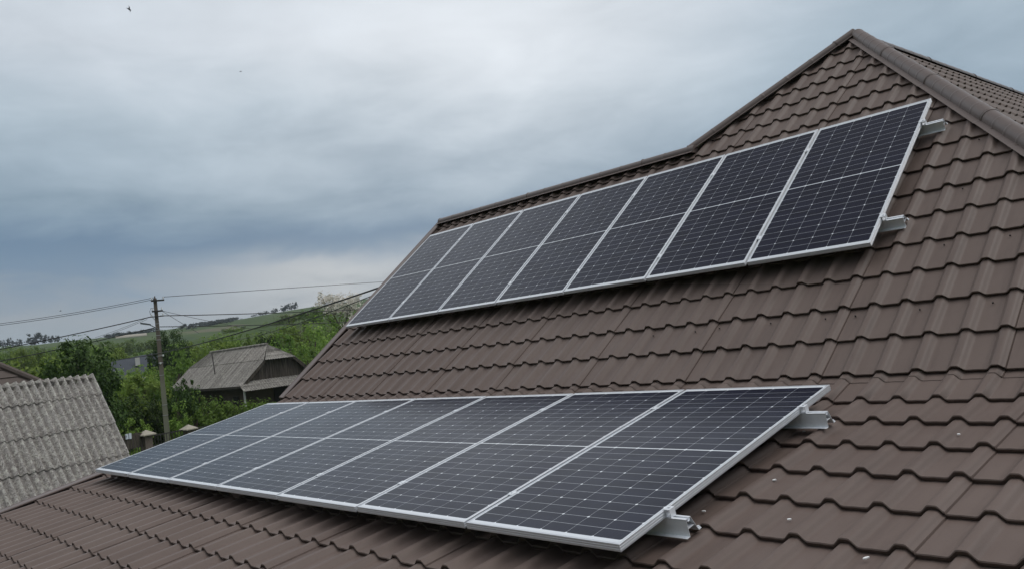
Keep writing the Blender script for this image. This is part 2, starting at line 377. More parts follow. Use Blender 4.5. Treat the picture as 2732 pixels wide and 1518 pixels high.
def tile_slope(name, O, U, S, N, u0, u1, s0, nc, course, phase, clips, seam0, parent, step=STEP, seed=1, CREST=CREST, rise=0.0):
    rg = np.random.default_rng(seed)
    us, hs = [], []
    k0, k1 = math.floor((u0 - phase) / PER) - 1, math.ceil((u1 - phase) / PER) + 1
    for kk in range(k0, k1):
        for a, h in prof:
            us.append(phase + (kk + a) * PER); hs.append(h)
            if (kk - seam0) % 5 == 0 and abs(a - .213) < .001:      # lap of two sheets: a thin raised edge on the flank
                hs[-1] = h + .14
                us.append(phase + (kk + a) * PER + .003); hs.append(h - .24)
    us = np.array(us); hs = np.array(hs) * AMP
    keep = (us >= u0 - .001) & (us <= u1 + .001); us, hs = us[keep], hs[keep]
    n = len(us); V = []; 
    wob = np.interp(us, np.arange(u0 - 1, u1 + 2, .45), rg.normal(0, 1, len(np.arange(u0 - 1, u1 + 2, .45))))
    for c in range(nc):
        sa, sb = s0 + c * course, s0 + (c + 1) * course
        jit = .0016 * np.interp(us, np.arange(u0 - 1, u1 + 2, .22), rg.normal(0, 1, len(np.arange(u0 - 1, u1 + 2, .22))))
        sag = .0012 * np.interp(us, np.arange(u0 - 1, u1 + 2, .6), rg.normal(0, 1, len(np.arange(u0 - 1, u1 + 2, .6))))
        rows = [(sa + .020, CREST - step - .012), (sa + .0015, CREST - .005), (sa + .004, CREST), (sa + course * .34, CREST - (step - rise) * .35), (sa + course * .68, CREST - (step - rise) * .70), (sb, CREST - step + rise), (sb + .035, CREST - step * 1.25 + rise)]
        for i, (sv, nv) in enumerate(rows):
            jj = jit if i < 3 else 0
            V.append(O + us[:, None] * U + (sv + jj * np.ones(n))[:, None] * S + (nv + hs + (sag if 0 < i < 5 else 0))[:, None] * N)
    V = np.concatenate(V); nr = 7 * nc
    F = []
    for r in range(nr - 1):
        if r % 7 == 6: continue
        b0 = r * n
        F += [(b0 + i, b0 + i + 1, b0 + n + i + 1, b0 + n + i) for i in range(n - 1)]
    me = bpy.data.meshes.new(name); me.from_pydata((V - BASE[parent.name]).tolist(), [], F)
    bm = bmesh.new(); bm.from_mesh(me)
    for po, no in clips:      # keep the side the normal points away from
        g = bm.verts[:] + bm.edges[:] + bm.faces[:]
        bmesh.ops.bisect_plane(bm, geom=g, plane_co=Vector(np.asarray(po) - BASE[parent.name]), plane_no=Vector(no), clear_outer=True)
    bm.to_mesh(me); bm.free()
    me.materials.append(M['tile']); me.materials.append(M['screw'])
    me.polygons.foreach_set('use_smooth', np.ones(len(me.polygons), bool)); me.set_sharp_from_angle(angle=R(52)); me.update()
    o = bpy.data.objects.new(name, me); COL.objects.link(o); o.parent = parent
    return o
def f1(x, s, n): return O1 + x * X + s * S1 + n * N1
def f2(x, tt, n): return O2 + (x - O2[0]) * X + tt * S2 + n * N2      # x is the world X

house = thing('tiled_house', 'house with brown metal tile roof that carries two rows of solar panels', 'house', (6, 2, GZ))
# upper slope outline (x, s): verge, ridge of the wing, left hip, apex, right hip
VT, VB = (-.45, 2.72), (-.30, -1.3)
RJ, AP, RL = (4.47, 2.72), (5.94, 4.644), (9.85, -1.25)
def side(p, q, fr, flip=1):
    d = np.array([q[0] - p[0], q[1] - p[1]]); nn = np.array([d[1], -d[0]]) * flip; nn /= np.linalg.norm(nn)
    return (fr(p[0], p[1], CREST), nn[0] * X + nn[1] * (S1 if fr is f1 else S2))
s0 = -1.235
tile_slope('roof_slope', O1, X, S1, N1, -.7, 4.528, s0, 13, .343, .018, [side(VB, VT, f1, -1), (f1(0, 2.73, 0), S1)], 28, house, seed=2)
tile_slope('roof_slope', O1, X, S1, N1, 4.528, 10.1, s0, 19, .343, .018, [side((RJ[0] - .05, RJ[1]), (AP[0] - .05, AP[1]), f1, -1), side((AP[0] + .02, AP[1]), (RL[0] + .02, RL[1]), f1, -1)], 28, house, seed=3)
# lower, flatter slope (a bell-cast skirt towards the viewer)
t0 = -.565 - 14 * .35
tile_slope('roof_slope', np.array([0, O2[1], O2[2]]), X, S2, N2, -.45, 14.2, t0, 16, .35, .006,
           [side((-.2, -3.4), (-.24, .9), f2, -1), (f2(0, .70, 0), S2), ((9.75, -1.03, 0), np.array([1, .83 , 0]) / 1.3)], 39, house, seed=4)
skirt_clip = [side((-.2, -3.4), (-.24, .9), f2, -1), ((9.75, -1.03, 0), np.array([1, .83, 0]) / 1.3)]
tile_slope('roof_slope', np.array([0, O2[1], O2[2]]), X, S2, N2, -.45, 10.4, .135, 1, .60, .008, skirt_clip, 39, house, seed=8, rise=.080)
tile_slope('roof_slope', np.array([0, O2[1], O2[2]]), X, S2, N2, -.45, 10.2, .398, 1, .33, .012, skirt_clip, 28, house, seed=9, CREST=-.0905, step=.003, rise=.05)
# right hand slope of the main roof
BE = math.atan2(math.sin(A1) * (AP[1] - RL[1]), RL[0] - AP[0])
SR = np.array([-math.cos(BE), 0, math.sin(BE)]); NR = np.array([math.sin(BE), 0, math.cos(BE)]); UR = np.array([0, 1.0, 0])
apw = f1(AP[0], AP[1], CREST)
OR = apw - NR * CREST
hipdir = f1(RL[0], RL[1], 0) - f1(AP[0], AP[1], 0); hipn = np.cross(NR, hipdir); hipn /= np.linalg.norm(hipn)
if hipn[1] > 0: hipn = -hipn
tile_slope('roof_slope', OR - UR * OR[1], UR, SR, NR, -2.2, 14, -.35 * 17, 17, .35, .05, [(apw, hipn)], 3, house, seed=5)
# unseen far slopes: left of the main roof and behind the wing
mbk = MB()
ln = f1(RJ[0], RJ[1], CREST - .03); ap = f1(AP[0], AP[1], CREST - .03)
hv = f1(RJ[0], RJ[1], CREST - .03) - ap
mbk.add([ap, ap + UR * 10, ap + UR * 10 + hv * [1, 0, 1], ap + hv], [(0, 1, 2, 3)])
rz = f1(0, 2.72, CREST - .03)
mbk.add([rz + X * VT[0], rz + X * 4.3, rz + X * 4.3 + np.array([0, 4.2, -3.1]), rz + X * VT[0] + np.array([0, 4.2, -3.1])], [(0, 1, 2, 3)])
mbk.build('roof_slope', M['tile'], house)

def ridge_cap(name, p, q, up, parent, rad=.085, flange=.055, ribs=.2, taper=True, flip=False, side_a=R(35)):
    # half-round cap with flanges, ribs and laps; runs from p (low) to q (high)
    p, q = np.asarray(p, float), np.asarray(q, float); d = q - p; L = np.linalg.norm(d); d /= L
    up = np.asarray(up, float) - d * np.dot(up, d); up /= np.linalg.norm(up); sd = np.cross(d, up)
    pos = [0.0]; rads = [rad * 1.10]; x = 0; i = 0
    st = []
    nrib = int(L / ribs)
    for i in range(nrib + 1):
        x = i * ribs
        big = (i % 6 == 0)
        b = .006 if big else .0022
        st += [(x - .030, 0.0), (x - .016, 0.0), (x - .010, b), (x, b * 1.1), (x + .008, b), (x + .012, -.002 if big else 0.0), (x + .026, 0.0)]
    st = [(0, 0)] + [z for z in st if 0.001 < z[0] < L - .001] + [(L, 0)]
    th = np.linspace(-8, 188, 15); V = []; 
    for s_, e in st:
        sect = []
        r_ = rad + e + .004 * (1 - (s_ % (6 * ribs)) / (6 * ribs))
        fl = flange
        sect.append(-(r_ + fl) * sd - up * (fl * math.tan(side_a)) + up * .0)
        for a in th[::-1]: sect.append(r_ * (math.cos(R(a)) * sd + math.sin(R(a)) * up) if 0 <= a <= 180 else r_ * (math.cos(R(a)) * sd + .0 * up) - up * .012)
        sect.append((r_ + fl) * sd - up * (fl * math.tan(side_a)))
        V.append(p + d * s_ + np.array(sect))
    n = len(V[0]); F = [(i * n + j, i * n + j + 1, (i + 1) * n + j + 1, (i + 1) * n + j) for i in range(len(V) - 1) for j in range(n - 1)]
    k0 = len(V) * n; Vv = np.concatenate(V)
    F.append(tuple(range(n - 1, -1, -1))); F.append(tuple((len(V) - 1) * n + j for j in range(n)))
    return mesh_obj(name, Vv, F, M['tile_trim'], parent, smooth=40)
capn = CREST + .002
zup = np.array([0, 0, 1.0])
wl, wj = f1(VT[0] + .02, 2.72, capn) - zup * .012, f1(4.55, 2.70, capn) - zup * .012
ridge_cap('ridge_cap', wl, wj, zup, house, .058, .05, .35, side_a=R(36))
apc = f1(AP[0], AP[1], capn); NLf = np.array([-.65, 0, .76])
ridge_cap('hip_cap', f1(RJ[0] - .02, RJ[1] + .0, capn) - (N1 + NLf) * .002, apc - (N1 + NLf) * .002, N1 + NLf, house, .050, .048, .36, side_a=R(27))
ridge_cap('hip_cap', f1(RL[0] + .03, RL[1], capn) - (N1 + NR) * .02, f1(AP[0] + .055, AP[1] - .04, capn) - (N1 + NR) * .02, N1 + NR, house, .076, .055, .2, side_a=R(27))
ridge_cap('ridge_cap', apc + UR * 13 - zup * .066, apc - zup * .060, zup, house, .07, .045, .3, side_a=R(38))
mbc = MB()   # rounded end piece where both hips and the ridge meet
for i in range(1):
    th = np.linspace(0, math.pi / 2, 6); ph = np.linspace(0, 2 * math.pi, 17)[:-1]
    Vv = [apc + np.array([.066 * math.cos(a) * math.cos(b) - .01, .066 * math.cos(a) * math.sin(b) + .01, .050 * math.sin(a) - .045]) for a in th for b in ph]
    mbc.add(Vv, [(i * 16 + j, i * 16 + (j + 1) % 16, (i + 1) * 16 + (j + 1) % 16, (i + 1) * 16 + j) for i in range(5) for j in range(16)])
mbc.build('ridge_end_cap', M['tile_trim'], house, smooth=50)

def verge(pA, pB, S, N, name='verge_trim'):
    # angle flashing over the tile ends: top strip, outer face and a small raised lip
    mb = MB(); pA, pB = np.asarray(pA), np.asarray(pB); d = pB - pA; L = np.linalg.norm(d); d /= L
    o = np.cross(N, d); o /= np.linalg.norm(o)
    if o[0] > 0: o = -o          # outwards (-X)
    poly = [(-.085, -.012), (-.085, -.002), (-.075, .006), (-.012, .014), (.0, .020), (.012, .014), (.014, -.13), (.0, -.13), (.0, -.004)]
    mb.prism(poly, pA, o, N, d, 0, L)
    return mb.build(name, M['tile_trim'], house)
verge(f1(VB[0] - .02, -1.26, CREST), f1(VT[0] - .02, 2.70, CREST), S1, N1)
verge(f2(-.215, -3.6, CREST - .005), f2(-.26, .70, CREST - .005), S2, N2)
# walls below, set well inside the roof edges
mbw = MB()
yz = [(-6.9, GZ), (-6.9, f2(0, -5.2, -.3)[2] - .1), (-1.0, -1.25), (2.2, .95), (5.6, -1.3), (5.6, GZ)]
mbw.prism(yz, np.zeros(3), np.array([0, 1.0, 0]), np.array([0, 0, 1.0]), X, .15, 4.3)
mbw.prism([(4.3, GZ), (4.3, -.3), (5.78, 1.9), (9.2, -1.4), (12.8, -2.4), (12.8, GZ)], np.array([0, 3.9, 0]), X, np.array([0, 0, 1.0]), np.array([0, 1.0, 0]), 0, 9.5)
mbw.build('wall', M['wall'], house)
# roofing screws in the troughs
mbs = MB()
for (px, py) in [(1743, 895), (1855, 884), (1919, 875), (2056, 862), (2202, 850), (2282, 843), (2454, 825), (2649, 807), (2282, 842), (2519, 654), (2695, 629), (2568, 504), (2612, 373), (1918, 406), (2330, 290)]:
    r = wray(px, py); kq = (CREST - AMP - .006 - (CAM - O1) @ N1) / (r @ N1); q = CAM + kq * r
    a = np.arange(6) * math.pi / 3
    ring = lambda rad, h: q + rad * (np.cos(a)[:, None] * X + np.sin(a)[:, None] * S1) + h * N1
    mbs.add(np.concatenate([ring(.0065, -.004), ring(.005, .006)]), [tuple(range(6, 12))] + [(i, (i + 1) % 6, 6 + (i + 1) % 6, 6 + i) for i in range(6)])
tag(mbs.build('screw', M['screw'], house), kind='stuff')

# ---------------------------------------------------------------- solar panels
PW, PH, GAP = 1.038, 2.094, .02
def frame_mesh():
    mb = MB()
    pr = [(.0008, 0), (0, -.0008), (0, -.0075), (.0014, -.0085), (.0014, -.0115), (0, -.0125), (0, -.019), (.0014, -.020), (.0014, -.023), (0, -.024), (0, -.0350), (.028, -.035), (.028, -.0335), (.002, -.0335), (.002, -.0065), (.0115, -.0065), (.0115, 0)]
    n = len(pr); cs = [(0, 0, 1, 1), (PW, 0, -1, 1), (PW, PH, -1, -1), (0, PH, 1, -1)]
    V = [(cx + d * sx, cy + d * sy, z) for cx, cy, sx, sy in cs for d, z in pr]
    F = [(c * n + i, c * n + (i + 1) % n, ((c + 1) % 4) * n + (i + 1) % n, ((c + 1) % 4) * n + i) for c in range(4) for i in range(n)]
    mb.add(V, F); return mb
def make_panel():
    root = thing('solar_panel', '', 'solar panel', (0, 0, 0))
    frame_mesh().build('frame', M['frame_alu'], root)
    g = MB(); g.box((PW / 2, PH / 2, -.0038), (PW - .0232, PH - .0232, .004)); g.build('cell_glass', M['cells'], root)
    return root
proto = make_panel()
ordn = ['at the far left end', 'second from the left end', 'third from the left end', 'in the middle', 'third from the right end', 'second from the right end', 'at the near right end']
first = True
for row, (O, S, N, zz) in enumerate(((O1, S1, N1, 'upper'), (O2 - S2 * 2.094, S2, N2, 'lower'))):
    for i in range(7):
        o = proto if first else copy_tree(proto); first = False
        x = i * (PW + GAP); p = O + X * x + S * random.uniform(-.003, .003) + N * random.uniform(-.0015, .0015)
        mm = Matrix.Identity(4)
        tw = random.uniform(-.0012, .0012)
        for a in range(3):
            mm[a][0] = X[a] + tw * S[a]; mm[a][1] = S[a] - tw * X[a]; mm[a][2] = N[a]; mm[a][3] = p[a]
        o.matrix_world = mm
        tag(o, f'solar panel {ordn[i]} of the {zz} panel row', 'solar panel', 'solar panels on the brown roof')

def rail(O, S, N, sv, x0, x1, label, base):
    root = thing('mounting_rail', label, 'mounting rail', base, 'aluminium rails under the panels')
    mb = MB(); top, bot = -.0362, -.119
    def pl(poly): mb.prism(poly, O + S * sv, S, N, X, x0, x1)
    pl([(-.0012, bot), (.0012, bot), (.0012, top), (-.0012, top)])                       # front plate
    pl([(-.003, top - .004), (-.0012, top - .004), (-.0012, top), (-.003, top)])
    pl([(.0012, top - .0022), (.0105, top - .0022), (.0105, top), (.0012, top)])         # top strips and channel
    pl([(.0085, top - .016), (.0105, top - .016), (.0105, top - .0022), (.0085, top - .0022)])
    pl([(.0105, top - .016), (.0255, top - .016), (.0255, top - .014), (.0105, top - .014)])
    pl([(.0255, top - .016), (.0275, top - .016), (.0275, top - .0022), (.0255, top - .0022)])
    pl([(.0255, top - .0022), (.036, top - .0022), (.036, top), (.0255, top)])
    pl([(.034, top - .0022), (.036, top - .0022), (.074, bot), (.0715, bot)])            # slanting back leg
    pl([(.0012, top - .046), (.0495, top - .046), (.0495, top - .044), (.0012, top - .044)])
    pl([(-.0245, bot), (-.0012, bot), (-.0012, bot + .0024), (-.0245, bot + .0024)])     # feet
    pl([(.074, bot), (.094, bot), (.094, bot + .0022), (.074, bot + .0022)])
    mb.build('rail_profile', M['alu'], root)
    for xe in (7 * PW + 6 * GAP,):
        c = MB(); b0 = O + S * (sv + .018) + X * xe
        def bx(xa, xb, sa, sb, na, nb): c.box(b0 + X * (xa + xb) / 2 + S * (sa + sb) / 2 + N * (na + nb) / 2, (xb - xa, sb - sa, nb - na), np.stack([X, S, N]))
        bx(-.009, .030, -.02, .02, .0006, .0036); bx(.0005, .0035, -.02, .02, -.036, .0006); bx(.0035, .030, -.02, .02, -.0355, -.032); bx(.027, .030, -.02, .02, -.032, .0006)
        a = np.arange(8) * math.pi / 4
        rg = lambda rad, h: b0 + X * .015 + rad * (np.cos(a)[:, None] * X + np.sin(a)[:, None] * S) + h * N
        c.add(np.concatenate([rg(.0075, .0036), rg(.0075, .0105)]), [tuple(range(8, 16))] + [(i, (i + 1) % 8, 8 + (i + 1) % 8, 8 + i) for i in range(8)])
        c.build('end_clamp', M['alu'], root)
    for i in range(6):
        c = MB(); b0 = O + S * (sv + .018) + X * ((i + 1) * (PW + GAP) - GAP / 2)
        c.box(b0 + N * .0018, (.040, .045, .0028), np.stack([X, S, N])); c.box(b0 - N * .016, (.010, .04, .032), np.stack([X, S, N]))
        c.box(b0 + N * .006, (.010, .010, .006), np.stack([X, S, N]))
        c.build('mid_clamp', M['alu'], root)
    sc = MB(); e = O + S * (sv + .088) + X * (x1 - .012); sc.tube([e + N * -.125, e + N * -.107], .006, 8); sc.tube([e + N * -.1165, e + N * -.113], .010, 6)
    sc.build('rail_screw', M['alu'], root)
    return root
OL = O2 - S2 * 2.094
def rails():
    for (O, S, N, sv, x1, lab) in ((O1, S1, N1, 1.70 - .012, 7.548, 'aluminium rail under the top edge of the upper solar panel row'),
                                   (O1, S1, N1, .328 - .012, 7.535, 'aluminium rail under the bottom edge of the upper solar panel row'),
                                   (OL, S2, N2, 2.094 - .395, 7.529, 'aluminium rail under the top edge of the lower solar panel row'),
                                   (OL, S2, N2, 2.094 - 1.752, 7.494, 'aluminium rail under the bottom edge of the lower solar panel row')):
        rail(O, S, N, sv, .03, x1, lab, O + S * sv + X * 3)
rails()

# ---------------------------------------------------------------- small white flecks lying on the tiles
def hit2(px, py, n):
    r = wray(px, py); kq = (n - (CAM - O2) @ N2) / (r @ N2); return CAM + kq * r
for (px, py, L_, an) in [(2311, 1488, .026, .9), (2605, 1476, .024, -.3), (1826, 1472, .024, 1.0), (2066, 1280, .020, .8), (2558, 1158, .014, 0), (2145, 1150, .016, .3), (2106, 1385, .018, .2), (1878, 1363, .020, .1), (1935, 1293, .014, .4)]:
    q = hit2(px, py, CREST - AMP * .9 - .008 + .004); c, s_ = math.cos(an), math.sin(an)
    root = MB(); a1 = X * c + S2 * s_; a2 = -X * s_ + S2 * c
    root.prism([(-L_ / 2, -.003), (-L_ * .2, -.006), (L_ / 2, -.004), (L_ * .45, .004), (-L_ * .1, .006), (-L_ / 2, .002)], np.zeros(3), a1, a2, N2, -.001, .004)
    o = root.build('plaster_fleck', M['chip']); o.location = tuple(q)
    tag(o, 'tiny white fleck lying on the brown roof tiles at lower right', 'fleck', 'white flecks on the tiles')

# ---------------------------------------------------------------- neighbouring roof of corrugated sheets
ND = 16.0
nc = wat(249, 1009, ND)
vv = wray(120, 1100)[:2]; vv /= np.linalg.norm(vv); ll = np.array([-vv[1], vv[0]])
rd2 = ll * math.cos(R(28)) - vv * math.sin(R(28)); dn2 = np.array([-rd2[1], rd2[0]])
if dn2 @ vv > 0: dn2 = -dn2
TH = R(59); RD = np.array([*rd2, 0]); DN = np.array([dn2[0] * math.cos(TH), dn2[1] * math.cos(TH), -math.sin(TH)])
DN2 = np.array([-dn2[0] * math.cos(TH), -dn2[1] * math.cos(TH), -math.sin(TH)])
NB = np.cross(RD, DN); NB *= np.sign(NB[2]); NB2 = np.cross(RD, DN2); NB2 *= np.sign(NB2[2])
shed = thing('corrugated_roof_shed', 'steep shed roof of grey lichen covered corrugated sheets beside the tiled roof', 'shed', [nc[0] + RD[0] * 3, nc[1] + RD[1] * 3, GZ])
def corr(dn, nb, edges, seed):
    mb = MB(); rg = np.random.default_rng(seed); WL = .127
    for k_, (a, b) in enumerate(edges):
        sheets = [(-.0, 1.02), (1.02, 2.04), (2.04, 3.06), (3.06, 4.08), (4.08, 5.1), (5.1, 6.2)]
        for (ua, ub) in sheets:
            uu = np.arange(ua - .02, ub + .03, WL / 10); off = rg.normal(0, .012); lift = rg.normal(0, .004); sk = rg.normal(0, .006)
            V = []
            ra = a - .06; rb = b + off
            for f_, dd in ((0, ra), (.33, ra + (rb - ra) * .33), (.66, ra + (rb - ra) * .66), (1, rb)):
                z = .032 * np.cos(uu / WL * 2 * math.pi) + .004 + .020 * f_ + lift * f_ + (.006 if int(ua) % 2 else 0)
                V.append(nc + uu[:, None] * RD + (dd + sk * (uu - ua))[:, None] * dn + z[:, None] * nb)
            V2 = [q - nb * .008 for q in V]
            n = len(uu); VV = np.concatenate(V + V2[::-1]); nr = 8
            F = [(r * n + i, r * n + i + 1, ((r + 1) % nr) * n + i + 1, ((r + 1) % nr) * n + i) for r in range(nr) for i in range(n - 1)]
            F += [tuple(r * n for r in range(nr)), tuple(r * n + n - 1 for r in range(nr))[::-1]]
            mb.add(VV, F)
    return mb
edges = [(-.03, .346), (.346, .94), (.94, 1.55), (1.55, 2.17), (2.17, 2.85), (2.85, 3.5)]
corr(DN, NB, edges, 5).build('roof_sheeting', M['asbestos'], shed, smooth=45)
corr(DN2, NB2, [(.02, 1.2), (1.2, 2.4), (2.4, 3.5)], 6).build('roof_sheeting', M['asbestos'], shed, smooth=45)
mb = MB(); e1 = nc + DN * 3.4; e2 = nc + DN2 * 3.4
for uo in (.12, 6.0):
    mb = MB(); b_ = RD * uo - np.array([0, 0, .10])
    mb.add([nc + b_, e1 + b_, [*(e1 + b_)[:2], GZ], [*(e2 + b_)[:2], GZ], e2 + b_], [(0, 1, 2, 3, 4)])
    mb.build('gable_wall', M['plank'], shed)
mb = MB(); mb.add([e1 + RD * .12, e1 + RD * 6, [*(e1 + RD * 6)[:2], GZ], [*(e1 + RD * .12)[:2], GZ]], [(0, 1, 2, 3)]); mb.add([e2 + RD * .12, e2 + RD * 6, [*(e2 + RD * 6)[:2], GZ], [*(e2 + RD * .12)[:2], GZ]], [(0, 1, 2, 3)])
mb.build('side_wall', M['plank'], shed)

# brown hipped roof further left
bA, bC = wat(-260, 850, 33), wat(150, 1040, 26)
brown = thing('brown_roof_house', 'house with a dull brown hipped roof at the left edge behind the corrugated shed', 'house', [bA[0], bA[1], GZ])
ez = bC[2]; bv = wray(150, 1040)[:2]; bv /= np.linalg.norm(bv); bu = np.array([bv[1], -bv[0]])
axy = bC[:2] + bv * 3.2 - bu * 3.6; _q = CR.T @ (np.array([*axy, 0.0]) - CAM); _px = 1366 + FPX * _q[0] / -_q[2]
bA = wat(_px, 976 + .4 * _px, math.hypot(*(axy - CAM[:2])))
cor = [np.array([*(bC[:2] + p), ez]) for p in (0 * bu, bv * 6.4, bv * 6.4 - bu * 7.2, -bu * 7.2)]
mb = MB()
for i in range(4):
    a, b = cor[i], cor[(i + 1) % 4]
    # stepped courses of sheeting on every face
    nstep = 9; V = []; 
    nf = np.cross(b - a, bA - a); nf /= np.linalg.norm(nf); nf *= np.sign(nf[2])
    for j in range(nstep):
        f0, f1_ = j / nstep, (j + 1) / nstep
        for f_, up in ((f0, .03), (f1_, 0.0)):
            V += [a + (bA - a) * f_ + nf * up, b + (bA - b) * f_ + nf * up]
    mb.add(V, [(2 * q, 2 * q + 1, 2 * q + 3, 2 * q + 2) for q in range(2 * nstep - 1)])
mb.build('roof', M['old_brown'], brown)
mb = MB()
for i in range(4):
    a, b = cor[i], cor[(i + 1) % 4]; cc = np.array([*axy, ez]); a = cc + (a - cc) * .9; b = cc + (b - cc) * .9
    mb.add([a, b, [b[0], b[1], GZ], [a[0], a[1], GZ]], [(0, 1, 2, 3)])
mb.build('wall', M['white_plaster'], brown)
mb = MB(); mb.tube([bA + (bC - bA) * q + np.array([0, 0, .06]) for q in (0, .33, .66, 1)], .09, 8)
mb.build('hip_cap', M['old_brown'], brown)

# ---------------------------------------------------------------- old wooden house with half-hipped roof
HD = 55.0
E0 = wat(645, 1030, HD); sc_ = HD / 50.0
def onX(px, py, xg): r = wray(px, py); return CAM + r * ((xg - CAM[0]) / r[0])
xg = E0[0]; H1 = onX(705, 959, xg); H2 = onX(786, 948, xg); zh = (H1[2] + H2[2]) / 2
y0 = E0[1]; ym = (H1[1] + H2[1]) / 2; y3 = 2 * ym - y0; zE = E0[2]; sl = (zh - zE) / (H1[1] - y0); zR = zE + sl * (ym - y0)
LEN = 12.6; xl = xg - LEN; ins = 1.6
old = thing('old_wooden_house', 'old house with grey half-hipped sheet roof and dark plank gable', 'house', [(xg + xl) / 2, ym, gz((xg, ym))])
gr = gz((xg, y0)) - .3
hw = H1[1] - y0
def roofpt(x, y, z, up=0): return np.array([x, y, z + up])
mb = MB()
def slab(pts, th=.06):
    pts = np.asarray(pts, float); n_ = np.cross(pts[1] - pts[0], pts[2] - pts[0]); n_ /= np.linalg.norm(n_); n_ *= np.sign(n_[2]); k_ = len(pts)
    mb.add(np.concatenate([pts, pts - n_ * th]), [tuple(range(k_)), tuple(range(2 * k_ - 1, k_ - 1, -1))] + [(i, (i + 1) % k_, k_ + (i + 1) % k_, k_ + i) for i in range(k_)])
def wavy(a, b, c, d, n, hgt_, rows=4):   # corrugated quad a-b (eave), d-c (ridge)
    a, b, c, d = map(np.asarray, (a, b, c, d)); nn = np.cross(b - a, d - a); nn /= np.linalg.norm(nn); nn *= np.sign(nn[2]) if abs(nn[2]) > .01 else 1
    L = np.linalg.norm(b - a); m_ = int(L / .045) + 2; uu = np.linspace(0, 1, m_)[:, None]; V = []
    for r_ in range(rows):
        for f_, up in ((r_ / rows, .025), ((r_ + 1) / rows, .0)):
            p = (a + (b - a) * uu) * (1 - f_) + (d + (c - d) * uu) * f_
            dist = np.linalg.norm(p - p[0], axis=1)
            V.append(p + nn * (up + .022 * np.sin((a + (b - a) * uu - a) @ ((b - a) / L) / .18 * 2 * math.pi)[:, None]))
    V = np.concatenate(V); mb.add(V, [(r * m_ + i, r * m_ + i + 1, (r + 1) * m_ + i + 1, (r + 1) * m_ + i) for r in range(2 * rows - 1) for i in range(m_ - 1)])
ov = .45
zo = zE - sl * .0
wavy([xl, y0, zE], [xg, y0, zE], [xg, H1[1], zh], [xl, H1[1], zh], 0, 0, 1)
wavy([xl, H1[1], zh], [xg, H1[1], zh], [xg - ins, ym, zR], [xl + ins, ym, zR], 0, 0, 1)
wavy([xg, y3, zE], [xl, y3, zE], [xl, 2 * ym - H1[1], zh], [xg, 2 * ym - H1[1], zh], 0, 0, 3)
wavy([xg, 2 * ym - H1[1], zh], [xl, 2 * ym - H1[1], zh], [xl + ins, ym, zR], [xg - ins, ym, zR], 0, 0, 2)
wavy([xg + .1, H1[1], zh - .04], [xg + .1, 2 * ym - H1[1], zh - .04], [xg - ins, ym, zR], [xg - ins, ym, zR], 0, 0, 2)
wavy([xl, 2 * ym - H1[1], zh], [xl, H1[1], zh], [xl + ins, ym, zR], [xl + ins, ym, zR], 0, 0, 2)
mb.build('roof', M['old_slate'], old, smooth=60)
mb = MB()   # small lean-to roof under the gable
zL = zE + .02
wavy([xg + .55, y0 - .15, zL - .35], [xg + .55, y3, zL - .35], [xg - .25, y3, zL + .25], [xg - .25, y0 - .15, zL + .25], 0, 0, 2)
mb.build('lean_to_roof', M['old_slate'], old, smooth=60)
mb = MB(); mb.tube([[xl + ins, ym, zR + .03], [xg - ins, ym, zR + .03]], .09, 8); mb.build('ridge_cap', M['old_slate'], old)
mb = MB()   # plank gable
xq = xg - .30
mb.add([[xq, y0 + .35, zE + .25], [xq, y3 - .35, zE + .25], [xq, 2 * ym - H1[1], zh - .05], [xq, H1[1], zh - .05]], [(0, 1, 2, 3)])
yy_ = y0 + .5
while yy_ < y3 - .5:
    top = min(zh - .06, zE + sl * (min(yy_ - y0, y3 - yy_)) - .08)
    if top > zE + .3: mb.box([xq + .012, yy_, (zE + .28 + top) / 2], (.02, .135, top - zE - .28))
    yy_ += .155
mb.build('plank_gable', M['plank'], old)
for (ya, za, yb, zb) in ((y0 + .05, zE + .0, H1[1], zh), (y3 - .05, zE + .0, 2 * ym - H1[1], zh)):
    mb = MB(); d_ = np.array([0, yb - ya, zb - za]); L_ = np.linalg.norm(d_); d_ /= L_; u_ = np.cross(np.array([1.0, 0, 0]), d_)
    mb.box(np.array([xg - .03, (ya + yb) / 2, (za + zb) / 2]) - np.sign(u_[2]) * u_ * .09, (.04, L_, .16), np.stack([X, d_, u_])); mb.build('barge_board', M['plank'], old)
mb = MB()
mb.box([(xl + xg) / 2 - .2, ym, (gr + zE) / 2 - .02], (LEN - 1.0, (y3 - y0) - 1.1, zE - gr))
mb.build('wall', M['old_wall'], old)
mb = MB(); mb.box([(xl + xg) / 2, y0 + .03, zE - .07], (LEN - .1, .05, .12)); mb.build('fascia', M['plank'], old)
for wx in (xg - 2.2, xg - 4.6):
    mb = MB(); mb.box([wx, y0 + .55, zE - 1.15], (.9, .06, 1.1)); wn_ = mb.build('window', M['plank'], old)
    mb = MB(); mb.box([wx, y0 + .515, zE - 1.15], (.76, .02, .96)); mb.build('pane', M['dark'], wn_, old)
for yy_ in (ym + .2,):
    mb = MB(); mb.box([xg - .66, yy_, zE - 1.1], (.06, 1.0, 1.9)); mb.build('door', M['dark'], old)
mb = MB(); mb.box([xg + .02, y0 + .12, (gr + zE) / 2], (.10, .10, zE - gr)); mb.build('porch_post', M['white_plaster'], old)
mb = MB(); pm = wat(553, 985, 53.5); mb.tube([[xl + 6.3, y0 + 1.0, zE + sl * 1.0], [xl + 6.1, y0 + 1.0, zE + sl * 1.0 + 1.5]], .035, 6)
mb.build('roof_mast', M['steel_dark'], old)

